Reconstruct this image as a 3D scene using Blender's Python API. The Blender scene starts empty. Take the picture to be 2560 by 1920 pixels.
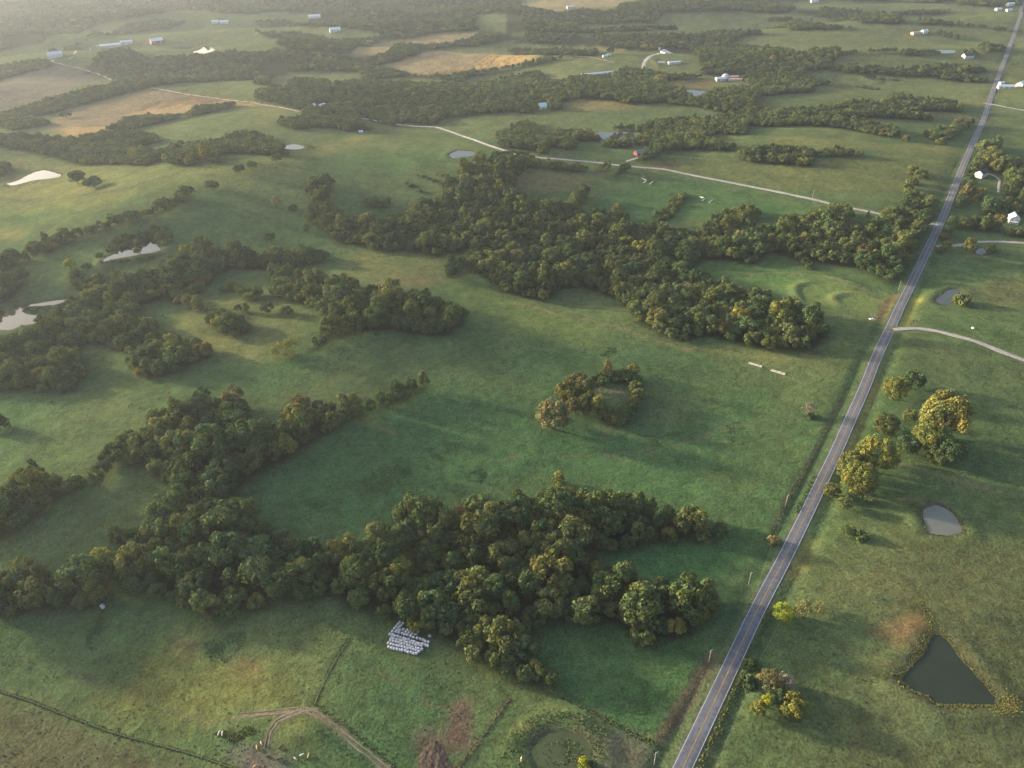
import bpy, math, random
import numpy as np
from mathutils import Matrix, Vector, Euler

scene = bpy.context.scene
C = scene.collection
rad = math.radians
RNG = random.Random(7)
NR = np.random.RandomState(11)

# ------------------------------------------------------------------ camera
CAM_H = 300.0
FOCAL = 1730.0                       # focal length in pixels of the 2560 px wide photograph
PITCH, ROLL = rad(34.5), rad(2.5)
cf = np.array([0, math.cos(PITCH), -math.sin(PITCH)])
r0 = np.array([1.0, 0, 0]); u0 = np.array([0, math.sin(PITCH), math.cos(PITCH)])
cr = r0 * math.cos(ROLL) - u0 * math.sin(ROLL)
cu = u0 * math.cos(ROLL) + r0 * math.sin(ROLL)
cam = bpy.data.cameras.new('camera')
cam.sensor_width = 36.0
cam.lens = 36.0 * FOCAL / 2560.0
cam.clip_start = 1.0
cam.clip_end = 90000.0
cam_o = bpy.data.objects.new('camera', cam); C.objects.link(cam_o)
cam_o.matrix_world = Matrix(((cr[0], cu[0], -cf[0], 0), (cr[1], cu[1], -cf[1], 0),
                             (cr[2], cu[2], -cf[2], CAM_H), (0, 0, 0, 1)))
scene.camera = cam_o

# ------------------------------------------------------------------ sky, sun, exposure
SUN_AZ, SUN_EL = rad(-66.0), rad(11.5)      # azimuth from +Y (the way the camera looks), left is negative
world = bpy.data.worlds.new('World'); scene.world = world
world.use_nodes = True
wn = world.node_tree.nodes; wl = world.node_tree.links
sky = wn.new('ShaderNodeTexSky'); sky.sky_type = 'NISHITA'; sky.sun_disc = False
sky.sun_elevation = SUN_EL; sky.sun_rotation = SUN_AZ
sky.air_density = 1.0; sky.dust_density = 5.0; sky.ozone_density = 1.3
wl.new(sky.outputs[0], wn['Background'].inputs[0])
wn['Background'].inputs[1].default_value = 0.15
sun = bpy.data.lights.new('sun', 'SUN'); sun.energy = 4.3; sun.angle = rad(3.5)
sun.color = (1.0, 0.83, 0.57)
sun_o = bpy.data.objects.new('sun', sun); C.objects.link(sun_o)
sdir = Vector((math.sin(SUN_AZ) * math.cos(SUN_EL), math.cos(SUN_AZ) * math.cos(SUN_EL), math.sin(SUN_EL)))
sun_o.rotation_euler = sdir.to_track_quat('Z', 'Y').to_euler()
sun_o.location = (-600, 300, 400)
vs = scene.view_settings
vs.view_transform = 'Standard'; vs.look = 'None'; vs.gamma = 1.0; vs.use_curve_mapping = False
vs.exposure = 1.62
scene.cycles.use_denoising = True
scene.cycles.max_bounces = 5; scene.cycles.diffuse_bounces = 2; scene.cycles.glossy_bounces = 2
scene.cycles.transmission_bounces = 2; scene.cycles.transparent_max_bounces = 4
scene.cycles.volume_bounces = 0
scene.cycles.sample_clamp_indirect = 4.0

# ------------------------------------------------------------------ land shape
_ph = np.random.RandomState(3)
WAVES = []
for lam, amp, n in ((620, 4.0, 4), (260, 1.5, 5), (110, 0.35, 5)):
    for k in range(n):
        a = _ph.uniform(0, 2 * math.pi)
        WAVES.append((2 * math.pi / (lam * _ph.uniform(.75, 1.3)), math.cos(a), math.sin(a), amp / math.sqrt(n), _ph.uniform(0, 6.28)))
# hills and hollows: x, y, height, spread across, spread along, turn
HILLS = [(60, 485, 9, 85, 70, 0), (-140, 520, 9, 70, 80, 0), (-385, 880, 34, 120, 150, .3), (-100, 178, 4.2, 42, 50, 0),
         (-20, 650, 6, 70, 50, 0), (330, 470, 4, 80, 90, 0), (230, 200, 3, 90, 60, 0), (-260, 700, -8, 120, 80, .4),
         (150, 620, -7, 160, 70, -.3), (10, 245, -5, 110, 40, .1), (620, 900, 9, 160, 90, 0), (-700, 1350, 14, 260, 160, 0),
         (-40, 950, 18, 190, 110, 0), (360, 1020, 8, 160, 80, .2), (-300, 340, 4, 60, 70, 0), (420, 560, -5, 90, 60, 0)]
def sstep(a, b, x):
    t = np.clip((x - a) / (b - a), 0, 1); return t * t * (3 - 2 * t)
def terr0(x, y):
    x = np.asarray(x, float); y = np.asarray(y, float)
    z = np.zeros_like(x + y)
    for k, cx, cy, amp, ph in WAVES:
        z = z + amp * np.sin(k * (x * cx + y * cy) + ph)
    for hx, hy, h, sx, sy, t in HILLS:
        dx, dy = x - hx, y - hy
        c, s = math.cos(t), math.sin(t)
        p, q = (dx * c + dy * s) / sx, (-dx * s + dy * c) / sy
        z = z + h * np.exp(-0.5 * (p * p + q * q))
    far = sstep(800, 2100, y)
    z = z + far * (18 * np.sin(2 * math.pi * (y + 0.22 * x + 60 * np.sin(x / 340.0)) / 430.0) + 9 * np.sin((y - .5 * x) / 190.0 + 1.3))
    z = z - 0.8
    return z

def rays(v):
    v = np.atleast_2d(np.asarray(v, float)) * (2560.0 / 2212.0)
    x = (v[:, 0] - 1280.0) / FOCAL; y = (960.0 - v[:, 1]) / FOCAL
    return cf[None] + x[:, None] * cr[None] + y[:, None] * cu[None]
TS = np.geomspace(150, 12000, 700)
def ground(v, lift=0.0):
    """world points on the land for points of the photograph (measured at 2212 px width)"""
    d = rays(v)
    X = d[:, 0:1] * TS; Y = d[:, 1:2] * TS; Z = CAM_H + d[:, 2:3] * TS
    below = Z < terr0(X, Y) + lift
    below[:, -1] = True
    i = np.argmax(below, axis=1); i = np.maximum(i, 1)
    a, b = TS[i - 1], TS[i]
    for _ in range(14):
        m = (a + b) / 2
        hit = CAM_H + d[:, 2] * m < terr0(d[:, 0] * m, d[:, 1] * m) + lift
        b = np.where(hit, m, b); a = np.where(hit, a, m)
    m = (a + b) / 2
    return np.stack([d[:, 0] * m, d[:, 1] * m], 1)

def tp(i, j, s):
    """points read in a 4x enlargement of cell (i, j) of the photograph"""
    return [(553.0 * i + float(q.split(',')[0]) / 4, 414.75 * j + float(q.split(',')[1]) / 4) for q in s.split()]
def tpw(i, j, s, lift=0.0):
    return ground(tp(i, j, s), lift)

def poly_sdf(P, x, y):
    """signed distance to polygon P, negative inside"""
    n = len(P); inside = np.zeros(x.shape, bool); d2 = np.full(x.shape, 1e18)
    for k in range(n):
        ax, ay = P[k]; bx, by = P[(k + 1) % n]
        ex, ey = bx - ax, by - ay
        L = ex * ex + ey * ey + 1e-9
        t = np.clip(((x - ax) * ex + (y - ay) * ey) / L, 0, 1)
        d2 = np.minimum(d2, (x - ax - t * ex) ** 2 + (y - ay - t * ey) ** 2)
        cond = (ay > y) != (by > y)
        xi = ax + (y - ay) * ex / (ey if abs(ey) > 1e-9 else 1e-9)
        inside ^= cond & (x < xi)
    d = np.sqrt(d2)
    return np.where(inside, -d, d)
def inside(P, x, y):
    ins = np.zeros(np.shape(x), bool)
    for k in range(len(P)):
        ax, ay = P[k]; bx, by = P[(k + 1) % len(P)]
        cond = (ay > y) != (by > y)
        xi = ax + (y - ay) * (bx - ax) / ((by - ay) if abs(by - ay) > 1e-9 else 1e-9)
        ins ^= cond & (x < xi)
    return ins
def line_dist(L, x, y):
    """distance to polyline, and position along it"""
    d2 = np.full(x.shape, 1e18); along = np.zeros(x.shape)
    for k in range(len(L) - 1):
        ax, ay = L[k]; bx, by = L[k + 1]
        ex, ey = bx - ax, by - ay
        t = np.clip(((x - ax) * ex + (y - ay) * ey) / (ex * ex + ey * ey + 1e-9), 0, 1)
        q = (x - ax - t * ex) ** 2 + (y - ay - t * ey) ** 2
        m = q < d2
        d2 = np.where(m, q, d2); along = np.where(m, k + t, along)
    return np.sqrt(d2), along
def spline(P, step):
    P = np.asarray(P, float)
    Q = np.vstack([2 * P[0] - P[1], P, 2 * P[-1] - P[-2]])
    out = []
    for k in range(1, len(Q) - 2):
        n = max(1, int(np.linalg.norm(Q[k + 1] - Q[k]) / step))
        for t in np.arange(n) / n:
            a, b, c, d = Q[k - 1], Q[k], Q[k + 1], Q[k + 2]
            out.append(0.5 * (2 * b + (c - a) * t + (2 * a - 5 * b + 4 * c - d) * t * t + (3 * b - a - 3 * c + d) * t ** 3))
    out.append(P[-1])
    return np.array(out)

# ------------------------------------------------------------------ tags and materials
def tag(o, label=None, cat=None, group=None, kind=None):
    if label: o['label'] = label
    if cat: o['category'] = cat
    if group: o['group'] = group
    if kind: o['kind'] = kind
    return o
def mesh_np(name, V, F, mat=None, smooth=False):
    """V (n,3), F (m,k) of one polygon size"""
    V = np.asarray(V, np.float32); F = np.asarray(F, np.int32)
    me = bpy.data.meshes.new(name)
    me.vertices.add(len(V)); me.vertices.foreach_set('co', V.ravel())
    k = F.shape[1]
    me.loops.add(F.size); me.loops.foreach_set('vertex_index', F.ravel())
    me.polygons.add(len(F))
    me.polygons.foreach_set('loop_start', np.arange(0, F.size, k, dtype=np.int32))
    if smooth: me.polygons.foreach_set('use_smooth', np.ones(len(F), bool))
    me.update(calc_edges=True)
    if mat: me.materials.append(mat)
    return me
def link(name, me, parent=None, loc=(0, 0, 0), rz=0.0, scale=None):
    o = bpy.data.objects.new(name, me); C.objects.link(o)
    o.location = loc; o.rotation_euler = (0, 0, rz)
    if scale is not None: o.scale = scale if hasattr(scale, '__len__') else (scale,) * 3
    if parent: o.parent = parent
    return o
class MB:
    """collects boxes, prisms and tubes into one mesh"""
    def __init__(s): s.v = []; s.f = []
    def add(s, V, F):
        n = len(s.v); s.v += [tuple(p) for p in V]; s.f += [tuple(i + n for i in q) for q in F]; return s
    def box(s, x0, x1, y0, y1, z0, z1, b=0.0):
        if b <= 0:
            V = [(x, y, z) for z in (z0, z1) for x, y in ((x0, y0), (x1, y0), (x1, y1), (x0, y1))]
            return s.add(V, [(3, 2, 1, 0), (4, 5, 6, 7), (0, 1, 5, 4), (1, 2, 6, 5), (2, 3, 7, 6), (3, 0, 4, 7)])
        rings = []
        for z, k in ((z0, b), (z0 + b, 0), (z1 - b, 0), (z1, b)):
            a0, a1, c0, c1 = x0 + k, x1 - k, y0 + k, y1 - k
            rings.append([(a0 + b, c0, z), (a1 - b, c0, z), (a1, c0 + b, z), (a1, c1 - b, z), (a1 - b, c1, z), (a0 + b, c1, z), (a0, c1 - b, z), (a0, c0 + b, z)])
        return s.loft(rings)
    def loft(s, rings, caps=True):
        n = len(rings[0]); V = [p for r in rings for p in r]; F = []
        for k in range(len(rings) - 1):
            for i in range(n):
                j = (i + 1) % n
                F.append((k * n + i, k * n + j, (k + 1) * n + j, (k + 1) * n + i))
        if caps:
            F.append(tuple(reversed(range(n)))); F.append(tuple(range((len(rings) - 1) * n, len(rings) * n)))
        return s.add(V, F)
    def tube(s, pts, radii, n=6):
        rings = []
        for k, p in enumerate(pts):
            p = Vector(p)
            d = Vector(pts[min(k + 1, len(pts) - 1)]) - Vector(pts[max(k - 1, 0)])
            if d.length < 1e-6: d = Vector((0, 0, 1))
            d.normalize()
            a = d.orthogonal().normalized(); b = d.cross(a)
            r = radii[k] if hasattr(radii, '__len__') else radii
            rings.append([tuple(p + r * (math.cos(t) * a + math.sin(t) * b)) for t in [2 * math.pi * i / n for i in range(n)]])
        return s.loft(rings)
    def mesh(s, name, mat=None, smooth=False):
        me = bpy.data.meshes.new(name); me.from_pydata(s.v, [], s.f); me.update()
        if mat: me.materials.append(mat)
        if smooth: me.polygons.foreach_set('use_smooth', np.ones(len(me.polygons), bool))
        return me
    def build(s, name, mat, parent=None, smooth=False, **k):
        return link(name, s.mesh(name, mat, smooth), parent, **k)
def empty(name, loc=(0, 0, 0), rz=0.0):
    o = bpy.data.objects.new(name, None); C.objects.link(o); o.location = loc; o.rotation_euler = (0, 0, rz)
    o.empty_display_size = 1.0
    return o
def copy_tree(root, loc, rz=0.0, scale=None):
    r = root.copy(); C.objects.link(r); r.location = loc; r.rotation_euler = (0, 0, rz)
    if scale: r.scale = (scale,) * 3
    for ch in root.children:
        c = ch.copy(); C.objects.link(c); c.parent = r
        for g in ch.children:
            d = g.copy(); C.objects.link(d); d.parent = c
    return r
def mat(name, col, rough=0.9, noise=None, metallic=0.0, ior=None, bump=0.0, spec=0.3):
    """plain procedural material: colour broken up by noise"""
    m = bpy.data.materials.new(name); m.use_nodes = True
    nt = m.node_tree; b = nt.nodes['Principled BSDF']
    b.inputs['Roughness'].default_value = rough; b.inputs['Metallic'].default_value = metallic
    b.inputs['Specular IOR Level'].default_value = spec
    if ior: b.inputs['IOR'].default_value = ior
    tc = nt.nodes.new('ShaderNodeTexCoord')
    sc_, var = noise or (1.5, 0.18)
    nz = nt.nodes.new('ShaderNodeTexNoise'); nz.inputs['Scale'].default_value = sc_; nz.inputs['Detail'].default_value = 4
    nt.links.new(tc.outputs['Object'], nz.inputs['Vector'])
    mr = nt.nodes.new('ShaderNodeMapRange'); mr.inputs[1].default_value = .3; mr.inputs[2].default_value = .7
    mr.inputs[3].default_value = 1 - var; mr.inputs[4].default_value = 1 + var
    nt.links.new(nz.outputs[0], mr.inputs[0])
    mx = nt.nodes.new('ShaderNodeVectorMath'); mx.operation = 'SCALE'; mx.inputs[0].default_value = col
    nt.links.new(mr.outputs[0], mx.inputs['Scale'])
    nt.links.new(mx.outputs[0], b.inputs['Base Color'])
    if bump:
        bp = nt.nodes.new('ShaderNodeBump'); bp.inputs['Strength'].default_value = bump; bp.inputs['Distance'].default_value = 0.1
        nt.links.new(nz.outputs[0], bp.inputs['Height']); nt.links.new(bp.outputs[0], b.inputs['Normal'])
    return m

# ------------------------------------------------------------------ roads, ponds: plan
main_pts = tp(3, 0, '2330,-330 2215,0 2188,120 2130,290 2060,480 2000,640 1955,760 1908,895 1862,1040 1800,1170 1722,1350 1605,1640') + \
    tp(3, 1, '1510,220 1468,310 1408,440 1330,600 1222,830 1150,970 1080,1130 1002,1290 928,1440 850,1659') + \
    tp(3, 2, '700,330 590,590 470,830 350,1090 220,1350 70,1659')
main_pts += tp(2, 3, '2165,190 1990,570 1810,950 1640,1310 1475,1659 1330,1960 1120,2420')
_m = ground(main_pts)
_ms = spline(_m, 8.0)
for _ in range(6):       # ease the plan curve
    _ms[1:-1] = (_ms[:-2] + 2 * _ms[1:-1] + _ms[2:]) / 4
def smooth_z(L, n):
    z = terr0(L[:, 0], L[:, 1])
    for _ in range(n):
        z[1:-1] = (z[:-2] + 2 * z[1:-1] + z[2:]) / 4
    return z
ROADS = []     # name, centre line, height, half width, kind
ROADS.append(['county_road', _ms, smooth_z(_ms, 10), 3.75, 'asphalt', 'two-lane asphalt road with yellow centre line'])
def add_road(name, pts, half, kind, label, step=6.0):
    L = spline(ground(pts), step)
    ROADS.append([name, L, smooth_z(L, 3), half, kind, label])
add_road('gravel_drive', tp(3, 1, '1085,1188 1150,1185 1260,1180 1400,1190 1600,1235 1800,1290 2000,1370 2212,1450 2500,1570'), 2.6, 'gravel', 'pale gravel drive curving right off the main road')
add_road('gravel_road', tp(1, 0, '1150,1060 1280,1083 1500,1095 1600,1110 1800,1180 2000,1250 2212,1320') + tp(2, 0, '200,1357 480,1380 750,1405 940,1430 1050,1440 1300,1460 1450,1490 1800,1560 2212,1640') + tp(3, 1, '380,60 530,98 740,142 1000,195 1200,240 1380,270 1470,285'), 2.8, 'gravel', 'long gravel road crossing the fields behind the wood')
add_road('field_lane', tp(0, 0, '1310,758 1540,800 1900,853 2212,885') + tp(1, 0, '0,893 200,925 400,965 700,1000 920,1022 1080,1050 1150,1060'), 2.2, 'pinkgravel', 'narrow pinkish lane beyond the tan field')
add_road('far_lane', tp(0, 0, '900,405 780,430 640,470 500,503 452,530 540,555 690,590 890,655 1040,715'), 2.6, 'gravel', 'far gravel lane bending below the white farmhouse')
add_road('barn_drive', tp(2, 0, '1132,590 1150,530 1200,482 1280,460 1450,462'), 4.0, 'gravel', 'gravel drive curling up to the long dark barn', 8)
add_road('hill_track', tp(2, 0, '300,485 640,490 760,510 880,540'), 1.8, 'pinkgravel', 'thin track over the hill by the poultry barn', 8)
add_road('farm_drive', tp(2, 0, '985,1395 1030,1380 1095,1362'), 2.2, 'gravel', 'short drive to the red farmhouse')
add_road('house_drive', tp(3, 1, '1455,470 1545,465 1640,460 1790,436 1900,428 2060,430 2212,440 2400,450'), 2.3, 'gravel', 'gravel drive past the orange tree and small pond')
add_road('cross_road', tp(3, 0, '1865,888 1908,895 1950,902 2060,925 2212,952 2400,985'), 2.6, 'gravel', 'gravel cross road far along the asphalt')
add_road('yard_path', tp(3, 0, '1880,1490 1945,1515 2000,1552 1995,1620 1990,1659'), 1.3, 'gravel', 'pale path around the lawn of the dark-roofed house')
add_road('dirt_track', tp(1, 3, '-150,1205 0,1192 200,1170 330,1152 430,1150 520,1190 700,1310 900,1480 1120,1659 1320,1820'), 1.0, 'dirt', 'worn dirt track across the pasture', 4)
add_road('dirt_track', tp(1, 3, '85,1480 100,1420 115,1350 180,1255 270,1200 400,1158'), .8, 'dirt', 'narrow dirt path curving down to the cattle', 4)

POND_DEFS = [  # cell, outline, water colour, label
    (3, 3, '1410,510 1470,500 1540,540 1600,620 1650,700 1800,860 1900,985 1990,1090 1950,1120 1850,1112 1750,1110 1650,1100 1560,1110 1430,1090 1380,1040 1250,980 1140,900 1200,830 1320,700 1390,600', (.022, .030, .019), 'triangular dark pond with reedy banks in the right field'),
    (3, 2, '1322,1110 1380,1062 1450,1045 1500,1060 1580,1110 1630,1165 1665,1230 1672,1270 1640,1300 1570,1308 1500,1305 1400,1290 1360,1210', (.12, .13, .115), 'pale grey silty pond in the right field'),
    (3, 1, '1440,942 1500,885 1580,840 1660,850 1650,890 1600,945 1585,972 1500,972', (.05, .06, .055), 'small pond beside a spreading bush near the gravel drive'),
    (3, 1, '1788,530 1820,482 1870,488 1885,538 1830,545', (.05, .06, .06), 'tiny pond below the orange tree'),
    (0, 1, '872,603 930,560 1000,528 1060,490 1100,465 1160,480 1240,465 1262,430 1275,395 1320,425 1388,490 1330,520 1240,535 1150,552 1000,577 900,603', (.02, .022, .02), 'bright pond among scrub left of the hill'),
    (0, 1, '-260,1010 0,1020 60,1060 130,1062 130,1000 250,975 420,945 600,928 450,980 250,992 190,1030 260,1060 385,1070 340,1122 200,1152 100,1192 0,1192 -260,1230', (.02, .022, .02), 'bright lake with a marshy spit at the left edge'),
    (0, 0, '48,1590 150,1560 250,1510 350,1470 450,1485 540,1520 430,1542 280,1562 120,1602', (.02, .022, .02), 'bright white pond with dark bank far left'),
    (0, 0, '1665,440 1720,432 1762,402 1800,435 1820,405 1855,432 1800,455 1690,472', (.02, .022, .02), 'bright far pond with a ragged shore on the upper left'),
    (0, 0, '1500,415 1600,405 1660,402 1640,418 1560,420', (.02, .022, .02), 'sliver of water beside the ragged far pond'),
    (0, 0, '620,390 680,372 735,368 720,382 650,395', (.02, .022, .02), 'glinting pond among trees near the white farmhouse'),
    (1, 0, '236,1266 290,1250 350,1248 418,1268 400,1285 320,1292 260,1285', (.02, .022, .02), 'oval bright pond at the end of the left tree line'),
    (1, 0, '1668,1340 1700,1318 1760,1302 1870,1312 1890,1338 1800,1358 1700,1366', (.03, .033, .03), 'pale pond below the gravel road bend'),
    (2, 0, '715,1145 830,1143 1000,1140 1062,1158 1068,1190 950,1192 860,1195 800,1208 760,1180', (.03, .035, .035), 'bluish pond behind the red farmhouse'),
    (2, 0, '1145,1160 1180,1155 1190,1175 1155,1180', (.03, .035, .035), 'small glint of water right of the bluish pond'),
    (2, 0, '1498,782 1560,778 1610,785 1675,795 1640,812 1600,842 1540,812', (.02, .022, .02), 'white pond in scrub below the arched barn'),
    (2, 0, '1255,525 1300,522 1332,540 1290,548 1258,540', (.02, .022, .02), 'white pond below the long dark barn'),
    (3, 0, '1432,430 1520,432 1622,436 1600,458 1520,460 1450,452', (.02, .022, .02), 'long white pond far right near the main road'),
    (3, 0, '838,652 900,658 932,660 920,680 860,672', (.02, .022, .02), 'far bright pond on the right-hand slope'),
    (2, 3, '170,1500 200,1440 250,1400 330,1362 420,1342 560,1360 660,1420 700,1500 690,1590 640,1660 520,1710 400,1725 250,1690 190,1600', (.05, .065, .03), 'weedy green stock pond at the bottom edge'),
]
PONDS = []
for i, j, s, colr, lab in POND_DEFS:
    V_ = tp(i, j, s); Q = tpw(i, j, s)
    zq = terr0(Q[:, 0], Q[:, 1]); near_ = Q[:, 1] < np.percentile(Q[:, 1], 40)
    lvl = float(max(zq.mean(), zq[near_].mean()))
    d_ = rays(V_); t_ = (lvl - CAM_H) / d_[:, 2]          # the shore lies level
    P = np.stack([d_[:, 0] * t_, d_[:, 1] * t_], 1)
    P = spline(np.vstack([P, P[:1]]), 3.0)[:-1]
    P = P + NR.normal(0, 1, P.shape) * .3
    PONDS.append((P, lvl, colr, lab))

# berms and terraces in the fields: centre line, height, half width
BERMS = []
def berm(i, j, s, h, w): BERMS.append((spline(tpw(i, j, s), 5.0), h, w))
berm(3, 1, '-420,690 -200,712 0,718 250,722 520,745 750,800 900,850', 2.3, 3.0)
berm(3, 1, '330,985 262,930 225,860 240,815 330,785 480,785 650,810 860,855', 2.0, 3.0)
berm(3, 1, '610,1010 585,960 560,930 590,895 700,880 850,895 990,940', 2.0, 3.0)
berm(1, 3, '230,1570 330,1420 420,1295 520,1340 640,1410 800,1540', 2.4, 3.5)
berm(2, 3, '-60,1330 100,1275 250,1210 420,1185 560,1200 700,1280 790,1400 800,1560', 1.2, 6.0)
berm(2, 1, '0,950 200,990 370,1040 470,1070 700,1110 860,1150 1000,1190 1200,1270 1400,1330 1600,1370 1950,1460', 0.5, 2.2)
berm(1, 0, '1100,1330 1300,1380 1500,1480', 1.5, 9.0)
berm(2, 2, '1500,560 1620,430 1760,300', -0.9, 6.0)
berm(3, 3, '640,150 900,190 1300,240 1800,330 2300,430', .5, 5.0)

def hfin(x, y):
    x = np.asarray(x, float); y = np.asarray(y, float)
    shp = np.broadcast(x, y).shape
    x = np.broadcast_to(x, shp).ravel(); y = np.broadcast_to(y, shp).ravel()
    z = terr0(x, y)
    for L, h, w in BERMS:
        m = (x > L[:, 0].min() - 4 * w) & (x < L[:, 0].max() + 4 * w) & (y > L[:, 1].min() - 4 * w) & (y < L[:, 1].max() + 4 * w)
        if m.any():
            d, al = line_dist(L, x[m], y[m])
            end = np.clip(np.minimum(al, len(L) - 1 - al) / 3.0, 0.15, 1)
            z[m] += h * end * np.exp(-0.5 * (d / w) ** 2)
    for nm, L, zl, hw, kd, lb in ROADS:
        R = hw + 16 if kd == 'asphalt' else hw + 6
        m = (x > L[:, 0].min() - R) & (x < L[:, 0].max() + R) & (y > L[:, 1].min() - R) & (y < L[:, 1].max() + R)
        if not m.any(): continue
        d, al = line_dist(L, x[m], y[m])
        rz = np.interp(al, np.arange(len(L)), zl) - 0.22
        if kd == 'asphalt':
            ditch = -1.1 * np.exp(-0.5 * ((d - hw - 5.5) / 1.8) ** 2)
            t = sstep(hw + 3, hw + 15, d)
            z[m] = rz * (1 - t) + z[m] * t + ditch * (1 - sstep(hw + 9, hw + 15, d))
        else:
            t = sstep(hw + 1.0, hw + 5, d)
            z[m] = np.where(d < hw + 5, rz * (1 - t) + z[m] * t, z[m])
    for P, lvl, c_, lb in PONDS:
        m = (x > P[:, 0].min() - 16) & (x < P[:, 0].max() + 16) & (y > P[:, 1].min() - 16) & (y < P[:, 1].max() + 16)
        if not m.any(): continue
        s = poly_sdf(P, x[m], y[m])
        t = sstep(1.0, 14, s)
        bank = np.where(s > 0, lvl + 0.05 + 0.22 * s, lvl - 0.05 - 1.6 * sstep(0, 5, -s))
        z[m] = bank * (1 - t) + z[m] * t
    return z.reshape(shp)
def hz(x, y): return float(hfin(np.array([x]), np.array([y]))[0])
def at(v, lift=0.0):
    p = ground([v], lift)[0]
    return (float(p[0]), float(p[1]), hz(p[0], p[1]))


# ------------------------------------------------------------------ woods: outlines of the tree cover
WOODS = []      # outline in world metres, where-phrase, kind
def wood(i, j, s, where, kind='wood', lift=6.5):
    # crown tops draw the far edge of a wood, crown feet its near edge: take each edge at its own height
    if where == 'far': lift = min(lift, 4.0)
    if 'hedge' in where: lift = min(lift, 3.0)
    V = np.array(tp(i, j, s)); n = len(V)
    sgn = np.sign(np.sum(V[:, 0] * np.roll(V[:, 1], -1) - np.roll(V[:, 0], -1) * V[:, 1])) or 1
    e = np.roll(V, -1, 0) - np.roll(V, 1, 0)
    up = e[:, 0] * sgn / (np.linalg.norm(e, axis=1) + 1e-6)        # 1 where the outline faces up in the picture
    out = np.vstack([ground(V[k:k + 1], lift * (1 + .62 * up[k])) for k in range(n)])
    WOODS.append((out, where, kind))
FG = 'the wood behind the bales'
FL = 'the wood left of the big field'
ML = 'the wood below the lake'
MC = 'the big middle wood'
MR = 'the wood beside the road on the right'
MB_ = 'the wood left of the lit field'
# foreground wood, in pieces
wood(2, 2, '-200,985 0,1000 220,950 270,890 360,870 480,870 590,870 620,930 690,920 720,900 850,920 880,970 1000,950 1080,930 1190,950 1230,1000 1340,1040 1440,1080 1500,1050 1600,1070 1650,1120 1730,1160 1810,1180 1830,1250 1750,1310 1640,1340 1500,1340 1320,1340 1150,1350 1000,1380 880,1410 720,1450 750,1540 770,1600 850,1600 1060,1630 1080,1700 1060,2060 860,2060 700,2060 480,2050 300,2050 200,2070 180,2150 140,2230 220,2330 230,2430 360,2520 400,2600 300,2580 150,2540 30,2520 -90,2450 -210,2410 -310,2380 -370,2310 -400,2220 -560,2190 -590,2110 -700,2120 -860,2090 -940,1990 -1060,1990 -1210,1960 -1310,1960 -1430,1900 -1490,1840 -1520,1730 -1560,1810 -1810,1840 -2010,1900 -2212,1910 -2370,1900 -2440,1990 -2580,2010 -2680,1960 -2710,1910 -2820,1890 -2980,1840 -3080,1800 -3230,1800 -3430,1800 -3500,1830 -3560,1890 -3730,1910 -3980,1940 -4210,1960 -4280,1990 -4600,2010 -4600,1600 -4420,1560 -4330,1480 -4210,1500 -4170,1580 -4000,1550 -3900,1659 -3800,1659 -3720,1600 -3600,1530 -3590,1450 -3420,1370 -3480,1320 -3460,1240 -3330,1270 -3230,1170 -3180,1090 -3050,1010 -2970,920 -2800,900 -2760,950 -2420,940 -2390,1000 -2300,1050 -2240,1080 -2210,1150 -2070,1180 -2060,1250 -1910,1290 -1850,1330 -1710,1340 -1610,1380 -1490,1400 -1370,1370 -1270,1370 -1240,1300 -1190,1290 -1120,1220 -1010,1120 -960,1080 -860,1080 -710,1060 -590,1090 -460,1030 -350,970 -300,950', FG)
wood(2, 3, '1040,60 1130,0 1190,30 1230,60 1300,10 1420,20 1500,80 1600,40 1700,110 1770,190 1770,280 1690,340 1590,420 1490,500 1380,540 1280,560 1170,560 1070,510 1050,450', FG)
# the wood along the left edge of the big field, with the hedge arm
wood(0, 2, '740,845 830,775 880,700 870,620 880,560 960,490 1050,480 1100,440 1180,410 1290,410 1370,420 1340,330 1300,310 1340,240 1450,220 1530,200 1570,170 1620,100 1740,50 1830,80 1870,130 1950,60 2080,90 2100,250 2160,350 2212,440 2290,300 2400,320 2430,250 2570,180 2560,120 2640,90 2730,120 2810,120 2870,180 2910,210 2970,200 2950,160 3010,95 3090,95 3140,150 3200,110 3250,140 3260,90 3340,60 3350,10 3430,-20 3500,-60 3670,-80 3680,-20 3640,40 3510,120 3360,170 3210,230 3060,280 2910,340 2770,430 2610,530 2460,640 2310,720 2212,760 2100,850 2010,930 2030,1000 2000,1060 1800,1000 1640,980 1560,930 1450,900 1450,840 1380,780 1300,710 1200,690 1100,650 960,670 900,720 820,800 760,850', FL)
wood(0, 2, '-200,900 0,890 110,890 180,860 280,840 310,820 450,870 520,850 600,860 680,830 735,850 700,900 560,950 430,1030 300,1140 200,1220 80,1290 0,1350 -200,1400', 'the hedge at the left edge')
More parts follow.
